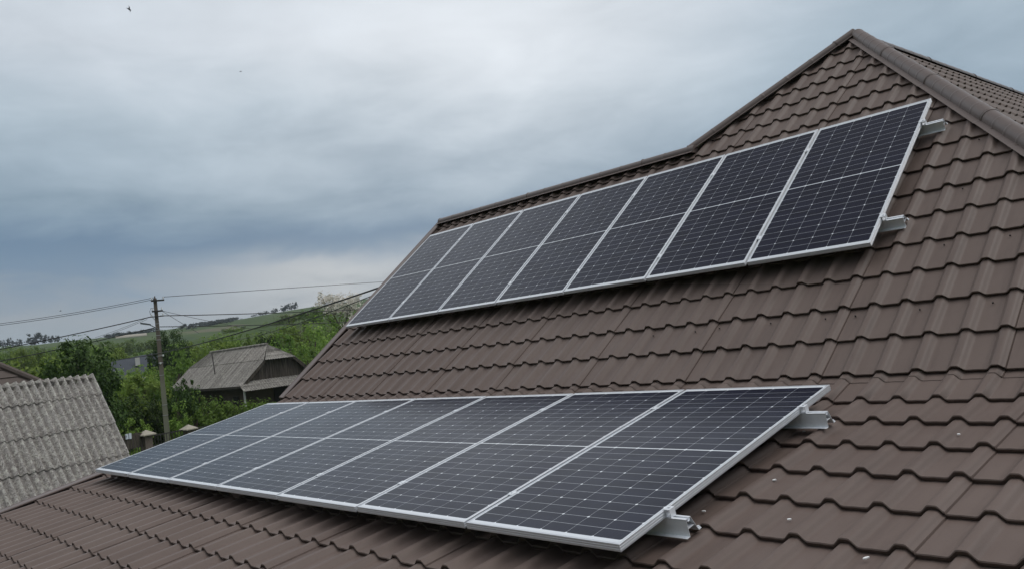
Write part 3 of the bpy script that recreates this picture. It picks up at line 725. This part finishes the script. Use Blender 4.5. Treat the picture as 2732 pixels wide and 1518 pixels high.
# ---------------------------------------------------------------- far buildings
bb = wat(372, 968, 118)
far = thing('slate_roofed_house', 'far house with blue grey roof and pale gable showing between the bushes', 'house', [bb[0], bb[1], gz(bb)])
u_ = np.array([-wray(372, 968)[1], wray(372, 968)[0], 0]); u_ /= np.linalg.norm(u_); u_ = -u_; v_ = np.array([u_[1], -u_[0], 0]); v_ = v_ if v_ @ (bb - CAM) > 0 else -v_
def fp(a, b, z): return np.array([bb[0], bb[1], 0]) + u_ * a + v_ * b + np.array([0, 0, z])
zt = bb[2]
mb = MB(); mb.add([fp(-3.3, -2.6, zt - 1.9), fp(4.6, -2.2, zt - 1.0), fp(4.6, 1.0, zt + 1.5), fp(-3.3, .6, zt + .6), fp(-3.3, 4, zt - 1.9), fp(4.6, 4.4, zt - 1.0)], [(0, 1, 2, 3), (3, 2, 5, 4)]); mb.build('roof', M['slate_blue'], far)
mb = MB(); g_ = gz(bb) - 1
mb.add([fp(-3.1, -2.2, zt - 1.95), fp(-3.1, .6, zt + .3), fp(-3.1, 3.6, zt - 1.95), fp(-3.1, 3.6, g_), fp(-3.1, -2.2, g_), fp(4.4, -2.0, zt - 1.2), fp(4.4, -2.0, g_), fp(4.4, 4, zt - 1.2), fp(4.4, 4, g_)], [(0, 1, 2, 3, 4), (0, 5, 6, 4), (5, 7, 8, 6), (7, 2, 3, 8)]); mb.build('wall', M['white_plaster'], far)
mb = MB(); mb.box(fp(-.2, -.9, zt + .25), (.55, .55, 1.1), np.stack([u_, v_, np.array([0, 0, 1.0])])); mb.build('chimney', M['white_plaster'], far)
gb = wat(352, 914, 640)
gh = thing('greenhouse', 'long pale greenhouse far off below the dark wood', 'greenhouse', [gb[0], gb[1], gz(gb)])
u2 = np.array([-wray(352, 914)[1], wray(352, 914)[0], 0]); u2 /= np.linalg.norm(u2); v2 = np.array([u2[1], -u2[0], 0])
zb = gz(gb) - 1; zt2 = gb[2] + 1.0
arc = [(math.cos(a) * 4, math.sin(a)) for a in np.linspace(0, math.pi, 9)]
mb = MB(); mb.prism([(a, b * max(2.0, zt2 - zb)) for a, b in arc], np.array([gb[0], gb[1], zb]), v2, np.array([0, 0, 1.0]), u2, -10, 10); mb.build('tunnel_cover', M['cap'], gh)

# ---------------------------------------------------------------- fence with stone pillars
fA, fB = wat(300, 1158, 47), wat(560, 1140, 50)
fd = fB - fA; fd[2] = 0; FL = np.linalg.norm(fd); fd /= FL; fn = np.array([-fd[1], fd[0], 0])
ftop = -3.55
g0 = GZ - .15
def fpos(px, py):
    r = wray(px, py); kq = ((fA - CAM) @ fn) / (r @ fn); return CAM + r * kq
P1, P2 = fpos(390, 1158), fpos(503, 1143)
for q, lab in ((P1, 'stone fence pillar with pale pyramid cap, left of the utility pole'), (P2, 'stone fence pillar with pale cap right of the utility pole')):
    root = thing('fence_pillar', lab, 'pillar', [q[0], q[1], g0], 'stone pillars of the fence')
    zc = q[2] - .05
    mb = MB(); mb.box([q[0], q[1], (g0 + zc) / 2], (.42, .42, zc - g0), np.stack([fd, fn, np.array([0, 0, 1.0])])); ob = mb.build('shaft', M['stone'], root)
    mb = MB(); c = np.array([q[0], q[1], zc]); a = [c + fd * i * .36 + fn * j * .36 for i, j in ((-1, -1), (1, -1), (1, 1), (-1, 1))]
    mb.add([*a, *[p + np.array([0, 0, .06]) for p in a], c + np.array([0, 0, .30])], [(3, 2, 1, 0), (0, 1, 5, 4), (1, 2, 6, 5), (2, 3, 7, 6), (3, 0, 4, 7), (4, 5, 8), (5, 6, 8), (6, 7, 8), (7, 4, 8)]); mb.build('cap', M['cap'], root)
def fence_bay(pa, pb, label, planks):
    base = (pa + pb) / 2; root = thing('picket_fence', label, 'fence', [base[0], base[1], g0], 'dark fence bays')
    d = pb - pa; d[2] = 0; L = np.linalg.norm(d); d /= L; ax = np.stack([d, np.array([-d[1], d[0], 0]), np.array([0, 0, 1.0])])
    zt_ = (pa[2] + pb[2]) / 2
    mb = MB(); x = .1
    while x < L - .05:
        wd = .14 if planks else .028
        hh = zt_ - g0 - random.uniform(0, .06); b0 = g0 + (hh * .52 if planks else 0)
        mb.box(np.array([pa[0], pa[1], 0]) + d * x + np.array([0, 0, b0 + (hh - (b0 - g0)) / 2]), (wd, .02, hh - (b0 - g0)), ax)
        x += .155 if planks else .17
    mb.build('planking' if planks else 'pickets', M['plank'] if planks else M['steel_dark'], root)
    if planks:
        mb = MB(); x = .1
        while x < L - .05:
            mb.box(np.array([pa[0], pa[1], 0]) + d * x + np.array([0, 0, g0 + (zt_ - g0) * .27]), (.025, .02, (zt_ - g0) * .54), ax); x += .15
        mb.build('pickets', M['steel_dark'], root)
    for zz in (.55, .95):
        mb = MB(); mb.box(np.array([base[0], base[1], g0 + (zt_ - g0) * zz]) + ax[1] * .025, (L, .04, .06), ax); mb.build('fence_bar', M['steel_dark'], root)
    return root
pl = fpos(285, 1156)
fence_bay(pl, P1 + fd * -.2, 'dark fence bay with boarding behind the white number plate', True)
fence_bay(P1 + fd * .2, P2 - fd * .2, 'dark picket fence bay between the two stone pillars', False)
fence_bay(P2 + fd * .2, P2 + fd * 5 + np.array([0, 0, .05]), 'dark picket fence bay right of the second stone pillar', False)
sg = fpos(341, 1163) - fn * np.sign(fn @ (fA - CAM)) * .06
sgn = thing('number_plate', 'small white number plate fixed on the dark fence boarding', 'sign', sg, None)
axs = np.stack([fd, fn, np.array([0, 0, 1.0])]); tow = -fn * np.sign(fn @ (fA - CAM))
mb = MB(); mb.box(sg - fd * .08, (.17, .012, .27), axs); mb.box(sg + fd * .10, (.13, .012, .29), axs); mb.build('plate', M['sign_white'], sgn)
mb = MB(); mb.box(sg + fd * .012 + tow * .008, (.025, .006, .29), axs); mb.box(sg - fd * .135 + tow * .008, (.03, .006, .16), axs); mb.box(sg - fd * .10 + tow * .008 + np.array([0, 0, .02]), (.03, .006, .02), axs); mb.build('marking', M['sign_dark'], sgn)

# ---------------------------------------------------------------- utility pole with street lamp
pb_ = wat(447, 1165, 50.5); ptop = wat(412, 796, 50.5)
px_, py_ = pb_[0], pb_[1]; pz0, pz1 = GZ - .1, ptop[2]
pole = thing('utility_pole', 'tall weathered concrete utility pole with cross arms', 'pole', [px_, py_, pz0])
pv = np.array([wray(430, 1000)[0], wray(430, 1000)[1], 0]); pv /= np.linalg.norm(pv); pu = np.array([pv[1], -pv[0], 0])     # pu: to the right as seen
PA = np.stack([pu, pv, np.array([0, 0, 1.0])]); Pc = np.array([px_, py_, 0])
def pp(a, b, z): return Pc + pu * a + pv * b + np.array([0, 0, z])
mb = MB()
def trap(z0, z1, w0, w1, d0, d1): 
    V = [pp(sx * w / 2, sy * d / 2, z) for z, w, d in ((z0, w0, d0), (z1, w1, d1)) for sx, sy in ((-1, -1), (1, -1), (1, 1), (-1, 1))]
    mb.add(V, [(3, 2, 1, 0), (4, 5, 6, 7), (0, 1, 5, 4), (1, 2, 6, 5), (2, 3, 7, 6), (3, 0, 4, 7)])
trap(pz0, pz1, .30, .185, .26, .17); trap(pz1, pz1 + .14, .09, .05, .09, .05)
mb.build('shaft', M['pole'], pole)
def zpx(py): return CAM[2] + (wat(430, py, 50.5)[2] - CAM[2])
for yy_, l0, l1, th in ((801, -.22, .48, .09), (829, -.22, .36, .09), (843, -.30, .40, .05)):
    mb = MB(); z = zpx(yy_); mb.box(pp((l0 + l1) / 2, -.14, z), (l1 - l0, .07, th), PA); ar = mb.build('cross_arm', M['steel_dark'], pole)
    for e in (l0 + .05, l1 - .05):
        mb = MB(); mb.tube([pp(e, -.14, z + th / 2), pp(e, -.14, z + th / 2 + .05), pp(e, -.14, z + th / 2 + .07), pp(e, -.14, z + th / 2 + .13)], [.03, .03, .045, .03], 8); mb.build('insulator', M['white_porcelain'], ar, pole)
for yy_ in (862, 879, 893, 905, 948, 967, 1000, 1080, 1108):
    mb = MB(); z = zpx(yy_); w_ = .30 - .115 * (z - pz0) / (pz1 - pz0) + .018
    mb.box(pp(0, 0, z), (w_, w_ * .92, .035), PA); mb.build('steel_band', M['alu_dark'], pole)
for (xx, yy_) in ((.15, 948), (-.02, 968)):
    mb = MB(); z = zpx(yy_); mb.tube([pp(xx, -.17, z + .05), pp(xx, -.17, z), pp(xx, -.17, z - .06)], [.05, .06, .03], 8); mb.build('insulator', M['white_porcelain'], pole)
mb = MB(); mb.tube([pp(-.10, -.1, zpx(852)), pp(-.28, -.12, zpx(838)), pp(-.33, -.12, zpx(828)), pp(-.25, -.12, zpx(820)), pp(-.1, -.12, zpx(820))], .012, 6); mb.build('cable_loop', M['black_cable'], pole)
lamp = thing('street_lamp', 'flat grey street lamp on a slanting arm fixed to the utility pole', 'street lamp', pp(-.1, -.12, zpx(874)))
z0, z1 = zpx(876), zpx(862)
mb = MB(); mb.tube([pp(.02, -.14, z0), pp(-.25, -.14, z0 + .18), pp(-.42, -.14, z1)], .024, 8); mb.build('arm', M['lamp_grey'], lamp)
mb = MB(); la, lb = pp(-.36, -.14, z1 - .02), pp(-.86, -.16, zpx(857)); d = lb - la; L_ = np.linalg.norm(d); d /= L_; s_ = np.cross(d, np.array([0, 0, 1.0])); s_ /= np.linalg.norm(s_); n_ = np.cross(s_, d)
mb.prism([(-.03, -.06), (.06, -.07), (.20, -.14), (L_ - .04, -.15), (L_, -.10), (L_, .10), (L_ - .04, .15), (.20, .14), (.06, .07), (-.03, .06)], la, d, s_, n_, -.035, .04)
mb.build('lamp_head', M['lamp_grey'], lamp)

# ---------------------------------------------------------------- overhead wires
def wire(p, q, sag, rad, label, twin=None):
    p, q = np.asarray(p), np.asarray(q); n = 26; f_ = np.linspace(0, 1, n)
    pts = p + (q - p) * f_[:, None]; pts[:, 2] -= sag * 4 * f_ * (1 - f_)
    mb = MB(); mb.tube(pts, rad, 5)
    if twin: mb.tube(pts + np.array(twin), rad, 5)
    o = mb.build('overhead_wire', M['black_cable']); tag(o, label, 'wire', 'overhead wires')
    return o
wire(pp(.0, -.14, zpx(797)), wat(-260, 893, 60), .25, .014, 'thin topmost wire leading left from the pole top', (0, 0, .10))
wire(pp(.40, -.14, zpx(793)), wat(1180, 742, 64), -.02, .016, 'thin topmost wire leading right from the pole top')
wire(pp(-.2, -.14, zpx(842)), wat(-260, 978, 60), .12, .028, 'thick upper cable leading left from the second cross arm')
wire(pp(.2, -.14, zpx(842)), wat(1120, 816, 62), .10, .026, 'thick upper cable leading right from the second cross arm')
wire(pp(-.12, -.14, zpx(872)), wat(-260, 1010, 60), .12, .026, 'lower cable leading left from below the street lamp')
wire(pp(.12, -.14, zpx(871)), wat(1100, 850, 62), .10, .024, 'lower cable leading right from the pole over the hillside')
def on_gable(px, py):
    r = wray(px, py); return CAM + r * ((-.12 - CAM[0]) / r[0])
wire(on_gable(1082, 743), wat(280, 960, 47), .28, .015, 'thick service cable running from the tiled gable down past the pole')
wire(on_gable(1060, 762), wat(560, 905, 60), .36, .009, 'thin service wire falling from the tiled gable towards the old house')
wire(pp(.30, -.14, zpx(829)), wat(800, 893, 60), .15, .013, 'thin wire slanting right from the pole to the hillside')
wire(pp(.30, -.14, zpx(829)), wat(530, 888, 58), .02, .013, 'short thin wire dropping right from the second cross arm')
wire(pp(-.5, -.14, zpx(848)), wat(250, 905, 60), .05, .010, 'thin twin wire dropping left under the thick cable', (0, .1, .12))

# ---------------------------------------------------------------- trees and shrubs
def leaf_cloud(blobs, n, size, seed, ncl=60, sig=.16, flat=.35):
    g = np.random.default_rng(seed); blobs = [(np.array(c), np.array(r)) for c, r in blobs]
    wts = np.array([np.prod(r) ** (2 / 3) for _, r in blobs]); wts /= wts.sum()
    cl = []
    for c, r in blobs:
        k_ = max(6, int(ncl * np.prod(r) ** (2 / 3) / sum(np.prod(q) ** (2 / 3) for _, q in blobs)))
        d = g.normal(0, 1, (k_, 3)); d /= np.linalg.norm(d, axis=1)[:, None]
        cl.append(np.column_stack([c + d * r * g.uniform(.55, 1.0, (k_, 1)), np.full(k_, r.mean())]))
    cl = np.concatenate(cl); idx = g.integers(0, len(cl), n)
    off = np.clip(g.normal(0, 1, (n, 3)), -1.7, 1.7); p = cl[idx, :3] + off * (cl[idx, 3:] * sig * g.uniform(.5, 1.4, len(cl))[idx][:, None])
    nrm = off + g.normal(0, .6, (n, 3)) + [0, 0, flat * 2]; nrm /= np.linalg.norm(nrm, axis=1)[:, None]
    a = np.cross(nrm, g.normal(0, 1, (n, 3))); a /= np.linalg.norm(a, axis=1)[:, None]; b = np.cross(nrm, a)
    s_ = size * g.uniform(.6, 1.35, (n, 1))
    v = np.stack([p - a * s_ * .5, p - b * s_ * .32 + nrm * s_ * .06, p + a * s_ * .5, p + b * s_ * .32 + nrm * s_ * .06], 1).reshape(-1, 3)
    return v, np.arange(4 * n).reshape(n, 4)
def tree_proto(kind, blobs, n, size, seed, mat_, trunk_h=.45, trunk_r=.03, limbs=5, ncl=60, sig=.16, name='tree', bark='bark'):
    root = bpy.data.objects.new(name, None); COL.objects.link(root); BASE[root.name] = np.zeros(3)
    v, f = leaf_cloud(blobs, n, size, seed, ncl, sig)
    crown = mesh_obj('crown', v, f, M[mat_], root, fix=False)
    g = np.random.default_rng(seed + 99); mb = MB()
    mb.tube([[0, 0, -.03], [g.normal(0, .01), g.normal(0, .01), trunk_h * .5], [g.normal(0, .02), g.normal(0, .02), trunk_h], [g.normal(0, .03), g.normal(0, .03), trunk_h * 1.45]], [trunk_r * 1.25, trunk_r, trunk_r * .75, trunk_r * .3], 7)
    for i in range(limbs):
        c, r = blobs[g.integers(0, len(blobs))]; e = np.array(c) + g.normal(0, .4, 3) * np.array(r); s0_ = np.array([0, 0, trunk_h * g.uniform(.6, 1.1)])
        mid = (s0_ + e) / 2 + [0, 0, -.03]; mb.tube([s0_, mid, e], [trunk_r * .55, trunk_r * .35, trunk_r * .1], 5)
    mb.build('trunk', M[bark], root)
    return root
# prototypes are one unit tall and about one unit wide
B_round = [((0, 0, .60), (.42, .42, .36)), ((.22, .10, .52), (.26, .26, .24)), ((-.22, -.08, .50), (.27, .26, .26)), ((.02, -.22, .46), (.26, .24, .24)), ((-.05, .2, .48), (.28, .24, .25))]
B_bush = [((0, 0, .45), (.36, .36, .46)), ((.28, .05, .32), (.24, .26, .32)), ((-.27, .08, .34), (.26, .25, .34)), ((.05, -.26, .30), (.26, .24, .30)), ((-.08, .25, .30), (.25, .24, .3))]
B_cone = [((0, 0, .30), (.42, .42, .32)), ((0.03, .02, .55), (.28, .28, .28)), ((-.02, 0, .78), (.15, .15, .22))]
B_loose = [((.0, .0, .72), (.30, .30, .26)), ((.26, .12, .55), (.24, .22, .24)), ((-.27, .05, .52), (.22, .24, .22)), ((.05, -.22, .42), (.25, .22, .22)), ((-.1, .2, .36), (.24, .22, .2))]
PROT = {
 'dark_big': (B_round, 20000, .031, 'leaf_dark', 150, .13), 'dark_bush': (B_bush, 4200, .052, 'leaf_dark', 70, .16), 'mid_bush': (B_bush, 4200, .052, 'leaf_mid', 70, .16),
 'bright_bush': (B_bush, 4200, .050, 'leaf_bright', 70, .16), 'bright_loose': (B_loose, 3200, .052, 'leaf_bright', 56, .17), 'mid_round': (B_round, 3400, .05, 'leaf_mid', 70, .15), 'dark_cone': (B_cone, 3600, .048, 'leaf_dark', 64, .16),
 'far_round': (B_round, 1300, .08, 'leaf_far', 50, .16), 'crest': (B_bush, 520, .11, 'leaf_crest', 34, .17), 'vine': (B_bush, 2200, .075, 'leaf_mid', 50, .2)}
protos = {}; ext = {}
def plant(kind, cx, ytop, wpx, D, label, group=None, cat='tree', name='tree', yaw=None, zbase=None):
    if kind not in protos:
        bl, n, sz, mt, ncl, sg = PROT[kind]; root = tree_proto(kind, bl, n, sz, len(protos) * 13 + 5, mt, ncl=ncl, sig=sg, name=name); protos[kind] = root
    else:
        root = copy_tree(protos[kind]); root.name = name
    if kind not in ext:
        vv_ = np.array([v.co[:] for v in next(c for c in protos[kind].children if c.name.startswith('crown')).data.vertices]); ext[kind] = (np.percentile(vv_[:, 2], 99.6), np.ptp(np.percentile(vv_[:, :2], [2, 98], axis=0), axis=0).mean())
    top = wat(cx, ytop, D); g_ = gz(top) - .05; H = max(.6, top[2] - g_); W = wpx / FPX * np.linalg.norm(top - CAM)
    root.location = (top[0], top[1], g_); root.scale = (W / ext[kind][1], W / ext[kind][1], H / ext[kind][0]); root.rotation_euler = (0, 0, random.uniform(0, 6.28) if yaw is None else yaw)
    for k_ in ('label', 'group', 'category'):
        if k_ in root: del root[k_]
    return tag(root, label, cat, group)

plant('dark_big', 188, 915, 185, 42, 'large round dark green tree standing behind the corrugated shed roof')
# shrubs in front of the big tree and by the fence
for a in [('bright_bush', 62, 972, 150, 58, 'pale green bush left of the large dark tree'), ('mid_bush', 5, 960, 120, 66, 'green bush above the brown roof at the left edge'), ('bright_loose', 120, 955, 110, 64, 'loose bright bush peeping out left behind the large dark tree')]:
    plant(*a, cat='bush', name='bush', group='bushes in the valley')
near = [('bright_bush', 300, 1028, 125, 57, 'bright bush directly right of the large dark tree'), ('bright_loose', 352, 1002, 135, 60, 'loose bright shrub under the slate roofed house'), ('mid_bush', 408, 985, 120, 62, 'green shrub just left of the utility pole, below the slate roof'),
        ('bright_bush', 268, 1075, 110, 52.5, 'bright bush beside the verge of the corrugated shed'), ('dark_bush', 335, 1062, 120, 53, 'dark leafy bush behind the number plate'), ('mid_bush', 385, 1050, 100, 53.5, 'leafy bush behind the left stone pillar'),
        ('dark_bush', 415, 1068, 80, 52.5, 'dark bush at the left foot of the utility pole'), ('bright_bush', 362, 1115, 70, 50.5, 'low bright bush just above the fence near the number plate')]
for a in near: plant(*a, cat='bush', name='bush', group='bushes by the fence')
for a in [('dark_bush', 468, 1028, 95, 52.5, 'dark shrub touching the right side of the utility pole'), ('dark_cone', 505, 1012, 66, 53, 'dark pointed shrub standing highest against the old house eave'), ('mid_bush', 540, 1052, 84, 52.5, 'leafy shrub left of the old house windows'),
          ('bright_bush', 470, 1075, 70, 51.6, 'pale leafed low shrub right of the utility pole'), ('mid_bush', 520, 1088, 90, 51.5, 'low shrub behind the right stone pillar')]:
    plant(*a, cat='bush', name='bush', group='shrubs before the old house')
for a in [('vine', 583, 1060, 84, 53.2, 'climbing vine on the front wall of the old house'), ('vine', 616, 1072, 54, 53.0, 'vine left of the white porch post'), ('vine', 670, 1066, 80, 52.6, 'vine right of the white porch post'), ('vine', 712, 1064, 74, 52.4, 'vine next to the verge of the tiled roof')]:
    plant(*a, cat='vine', name='vine', group='vines on the old house')
# bank behind the old house
bank = [('mid_bush', 470, 932, 110, 84, 'bush behind the left roof end of the old house'), ('bright_bush', 530, 922, 110, 88, 'bright bush behind the old house roof left of its mast'), ('bright_loose', 590, 915, 110, 92, 'loose bright bush above the old house roof mast'), ('mid_bush', 655, 905, 110, 94, 'green bush above the middle of the old house ridge'),
        ('dark_bush', 712, 893, 100, 90, 'darker bush above the half hip of the old house'), ('mid_bush', 775, 886, 120, 86, 'bush between the old house and the tiled verge'), ('bright_bush', 835, 866, 120, 92, 'bright bush high on the bank beside the tiled verge'), ('mid_bush', 815, 925, 110, 76, 'bush low beside the tiled verge'),
        ('bright_loose', 760, 872, 90, 118, 'loose bright tree on the upper bank'), ('bright_bush', 880, 842, 110, 112, 'bright bush below the blossoming tree'), ('mid_bush', 930, 826, 110, 118, 'bush right of the blossoming tree at the roof verge'), ('mid_bush', 800, 850, 80, 140, 'bush left below the blossoming tree')]
for a in bank: plant(*a, cat='bush', name='bush', group='bushes on the bank')
plant('dark_big', 447, 884, 84, 108, 'round dark crowned tree directly behind the utility pole')
# middle distance: trees of the valley, all alike
g2 = np.random.default_rng(21)
kinds = ['far_round', 'mid_round', 'bright_bush', 'far_round', 'bright_loose']
for i, px in enumerate(np.arange(-60, 470, 27)):
    D = g2.uniform(125, 185); yt = 940 - .03 * px + g2.uniform(-10, 8)
    if 300 < px < 425: yt += 8; D = g2.uniform(135, 185)
    plant(kinds[i % 5], px + g2.uniform(-8, 8), yt, g2.uniform(46, 74), D, 'green tree in the band of valley trees beyond the roofs', 'valley trees')
for i, px in enumerate(np.arange(-40, 480, 19)):
    plant(['far_round', 'mid_round'][i % 2], px + g2.uniform(-10, 10), 930 - .055 * px + g2.uniform(-7, 7), g2.uniform(28, 46), g2.uniform(250, 380), 'small distant tree behind the band of valley trees', 'distant valley trees')
for px in range(330, 430, 24):
    plant('bright_bush', px, 984 + g2.uniform(-4, 8), 60, g2.uniform(80, 104), 'bright bush in the hollow before the slate roofed house', 'bushes in the hollow', 'bush', 'bush')
for px in range(250, 440, 30):
    plant(['mid_bush', 'bright_bush'][(px // 30) % 2], px, 1008 + g2.uniform(-8, 8), 64, g2.uniform(66, 74), 'green bush in the hollow behind the fence bushes', 'bushes behind the fence bushes', 'bush', 'bush')
for px in range(480, 900, 34):
    plant(['bright_loose', 'mid_bush', 'bright_bush'][(px // 34) % 3], px + g2.uniform(-6, 6), 912 - (px - 480) * .10 + g2.uniform(-7, 5), g2.uniform(46, 70), g2.uniform(120, 150), 'bush of the hedge running up the green hillside', 'hillside hedge', 'bush', 'bush')
for i in range(56):
    px = g2.uniform(470, 900); D = g2.uniform(190, 520)
    zt_ = wat(px, 900, D); zz = float(hgt(zt_[0], zt_[1])) + g2.uniform(1.6, 3.6); dd_ = np.linalg.norm(zt_[:2] - CAM[:2])
    q_ = CR.T @ (np.array([zt_[0], zt_[1], zz]) - CAM); plant(['far_round', 'mid_bush', 'bright_bush'][i % 3], 1366 + FPX * q_[0] / -q_[2], 759 - FPX * q_[1] / -q_[2], g2.uniform(2.5, 6) / D * FPX, D, 'bush scattered over the open green hillside', 'scattered hillside bushes', 'bush', 'bush')
# crest of the hill
def skyline(px, extra=0):
    best = (1e9, 0)
    for D in range(420, 1010, 15):
        q = wat(px, 900, D); z = float(hgt(q[0], q[1])); c_ = CR.T @ (np.array([q[0], q[1], z]) - CAM); y = 759 - FPX * c_[1] / -c_[2]
        if y < best[0]: best = (y, D)
    return best[0] - 6 - extra, best[1]
for (px, yt, wp) in [(677, 849, 15), (694, 846, 17), (709, 845, 15), (733, 842, 18), (758, 837, 22), (771, 836, 18), (786, 835, 17), (644, 853, 9), (617, 858, 8), (575, 866, 10)]:
    yt, D = skyline(px, 849 - yt); plant('crest', px, yt, wp * 1.1, D, 'tiny dark tree in the row along the hill crest', 'trees along the crest')
plant('crest', 92, skyline(92, 24)[0], 46, skyline(92)[1], 'dome shaped dark tree on the far skyline at left')
for (px, yt, wp) in [(6, 921, 20), (25, 917, 18), (50, 922, 18), (118, 918, 20), (136, 922, 18), (152, 924, 16), (-15, 922, 20)]:
    plant('crest', px, skyline(px, 12 + 922 - yt)[0], wp, skyline(px)[1], 'small dark tree on the far skyline at left', 'skyline trees at left')
# a dark wood along the far ridge, read as one mass
V, F, nb = [], [], 0
for i in range(150):
    seg = g2.choice([0, 1, 2]); px = [g2.uniform(285, 415), g2.uniform(468, 568), g2.uniform(560, 640)][seg]
    yt = [906 - (px - 285) * .15, 884 - (px - 468) * .14 - 4 * math.sin((px - 468) / 100 * 3.1), 872 - (px - 560) * .05][seg] + g2.uniform(-3, 6)
    D = g2.uniform(640, 760); top = wat(px, yt, D); gg = gz(top); H = max(3, top[2] - gg); W = g2.uniform(9, 18) / FPX * D
    v, f = leaf_cloud(B_round, 90, .22, 500 + i, 24, .2); v = v * [W, W, H] + [top[0], top[1], gg]; V.append(v); F.append(f + nb); nb += len(v)
tag(mesh_obj('far_wood', np.concatenate(V), np.concatenate(F), M['leaf_crest'], fix=False), kind='stuff')
# blossoming tree with bare twigs
def twigs(mb, p, d, L, r, lvl, g, tips):
    e = p + d * L; m_ = (p + e) / 2 + g.normal(0, L * .06, 3); mb.tube([p, m_, e], [r, r * .8, r * .55], 5, cap=False)
    if lvl == 0: tips.append(e); return
    for _ in range(g.integers(3, 5)):
        nd = d + g.normal(0, .55, 3) + [0, 0, .18]; nd /= np.linalg.norm(nd); twigs(mb, p + d * L * g.uniform(.6, 1), nd, L * g.uniform(.6, .8), r * .5, lvl - 1, g, tips)
top = wat(893, 786, 112); gb_ = gz(top)
bt = thing('blossoming_tree', 'pale blossoming tree with bare twigs on the hill beside the tiled verge', 'tree', [top[0], top[1], gb_])
mb = MB(); tips = []; g3 = np.random.default_rng(4); Ht = top[2] - gb_; basep = np.array([top[0], top[1], gb_ - .1])
mb.tube([basep, basep + [0.05, 0, Ht * .25], basep + [.1, .1, Ht * .60]], [.17, .14, .11], 7)
for i in range(6):
    an = i * 1.05 + g3.uniform(-.3, .3); d = np.array([math.cos(an) * .75, math.sin(an) * .75, .75]); d /= np.linalg.norm(d)
    twigs(mb, basep + [.1, .1, Ht * g3.uniform(.50, .64)], d, Ht * .205, .07, 3, g3, tips)
mb.build('trunk', M['bark'], bt)
tp = np.array(tips); NP_ = 1900; ii = g3.integers(0, len(tp), NP_); p = tp[ii] + g3.normal(0, .2, (NP_, 3)); a = g3.normal(0, .085, (NP_, 3)); b = g3.normal(0, .085, (NP_, 3))
v = np.stack([p - a, p - b, p + a, p + b], 1).reshape(-1, 3); mesh_obj('crown', v, np.arange(4 * NP_).reshape(-1, 4), M['blossom'], bt, fix=False)
for j, (px, yt) in enumerate(((812, 822), (838, 826), (790, 832))):
    top = wat(px, yt, 124); gb_ = gz(top); bs = thing('bare_shrub', 'thin bare twigged shrub on the skyline left of the blossoming tree', 'shrub', [top[0], top[1], gb_], 'bare shrubs on the skyline')
    mb = MB(); tips = []; bp = np.array([top[0], top[1], gb_ - .05]); L = (top[2] - gb_)
    for i in range(5):
        d = np.array([g3.normal(0, .25), g3.normal(0, .25), 1]); d /= np.linalg.norm(d); twigs(mb, bp, d, L * .5, .035, 2, g3, tips)
    mb.build('twigs', M['bark'], bs)
# grass behind the pickets
V, F, n_ = [], [], 5200
q = np.column_stack([g2.uniform(0, 1, n_), g2.uniform(-1.2, 3.2, n_)]); base = pl + np.outer(q[:, 0] * 9 - 1, fd) + np.outer(q[:, 1], fn * np.sign(fn @ (pl - CAM))); base[:, 2] = hgt(base[:, 0], base[:, 1]) - .02
hh = g2.uniform(.2, .5, n_); sd_ = g2.normal(0, 1, (n_, 3)); sd_[:, 2] = 0; sd_ /= np.linalg.norm(sd_, axis=1)[:, None]; tip = base + np.column_stack([g2.normal(0, .1, n_), g2.normal(0, .1, n_), hh])
v = np.stack([base - sd_ * .02, base + sd_ * .02, tip], 1).reshape(-1, 3)
tag(mesh_obj('grass', v, np.arange(3 * n_).reshape(-1, 3), M['leaf_bright'], fix=False), kind='stuff')

# ---------------------------------------------------------------- birds
def bird(px, py, D, span, yaw, pitch, label):
    p = wat(px, py, D); root = MB(); s_ = span
    root.tube([[-.42 * s_, 0, 0], [-.22 * s_, 0, 0], [0, 0, .01 * s_], [.18 * s_, 0, .02 * s_], [.28 * s_, 0, .03 * s_], [.36 * s_, 0, .02 * s_]], [.02 * s_, .05 * s_, .09 * s_, .08 * s_, .05 * s_, .008 * s_], 8)
    for sg_ in (-1, 1):
        root.add([[.12 * s_, .05 * s_ * sg_, .03 * s_], [-.10 * s_, .05 * s_ * sg_, .02 * s_], [-.06 * s_, .30 * s_ * sg_, .12 * s_], [.08 * s_, .28 * s_ * sg_, .13 * s_], [-.08 * s_, .55 * s_ * sg_, .10 * s_], [.12 * s_, .05 * s_ * sg_, .05 * s_], [.07 * s_, .28 * s_ * sg_, .145 * s_]], [(0, 1, 2, 3), (3, 2, 4), (5, 6, 2, 1), (6, 4, 2), (0, 3, 6, 5), (3, 4, 6)])
    o = root.build('bird', M['bird']); o.location = tuple(p); o.rotation_euler = (pitch, .1, yaw)
    return tag(o, label, 'bird')
bird(642, 192, 55, .24, .6, .5, 'small dark bird flying high in the left half of the sky')
bird(344, 26, 60, .55, 2.1, 1.35, 'thin pale winged bird gliding near the top left corner')
bird(161, 829, 58, .22, 1.0, .3, 'tiny bird just above the thin left wire')

# ---------------------------------------------------------------- thin air between here and the hills
hz, t, b = mat('haze_air'); t.n.remove(b)
pv_ = t.new('ShaderNodeVolumePrincipled'); pv_.inputs['Color'].default_value = (.72, .80, .90, 1); pv_.inputs['Density'].default_value = .00022
t.link(pv_.outputs[0], t.n['Material Output'].inputs['Volume'])
mb = MB(); mb.box([0, 0, 27], (3600, 3600, 70)); tag(mb.build('haze', hz), kind='stuff')
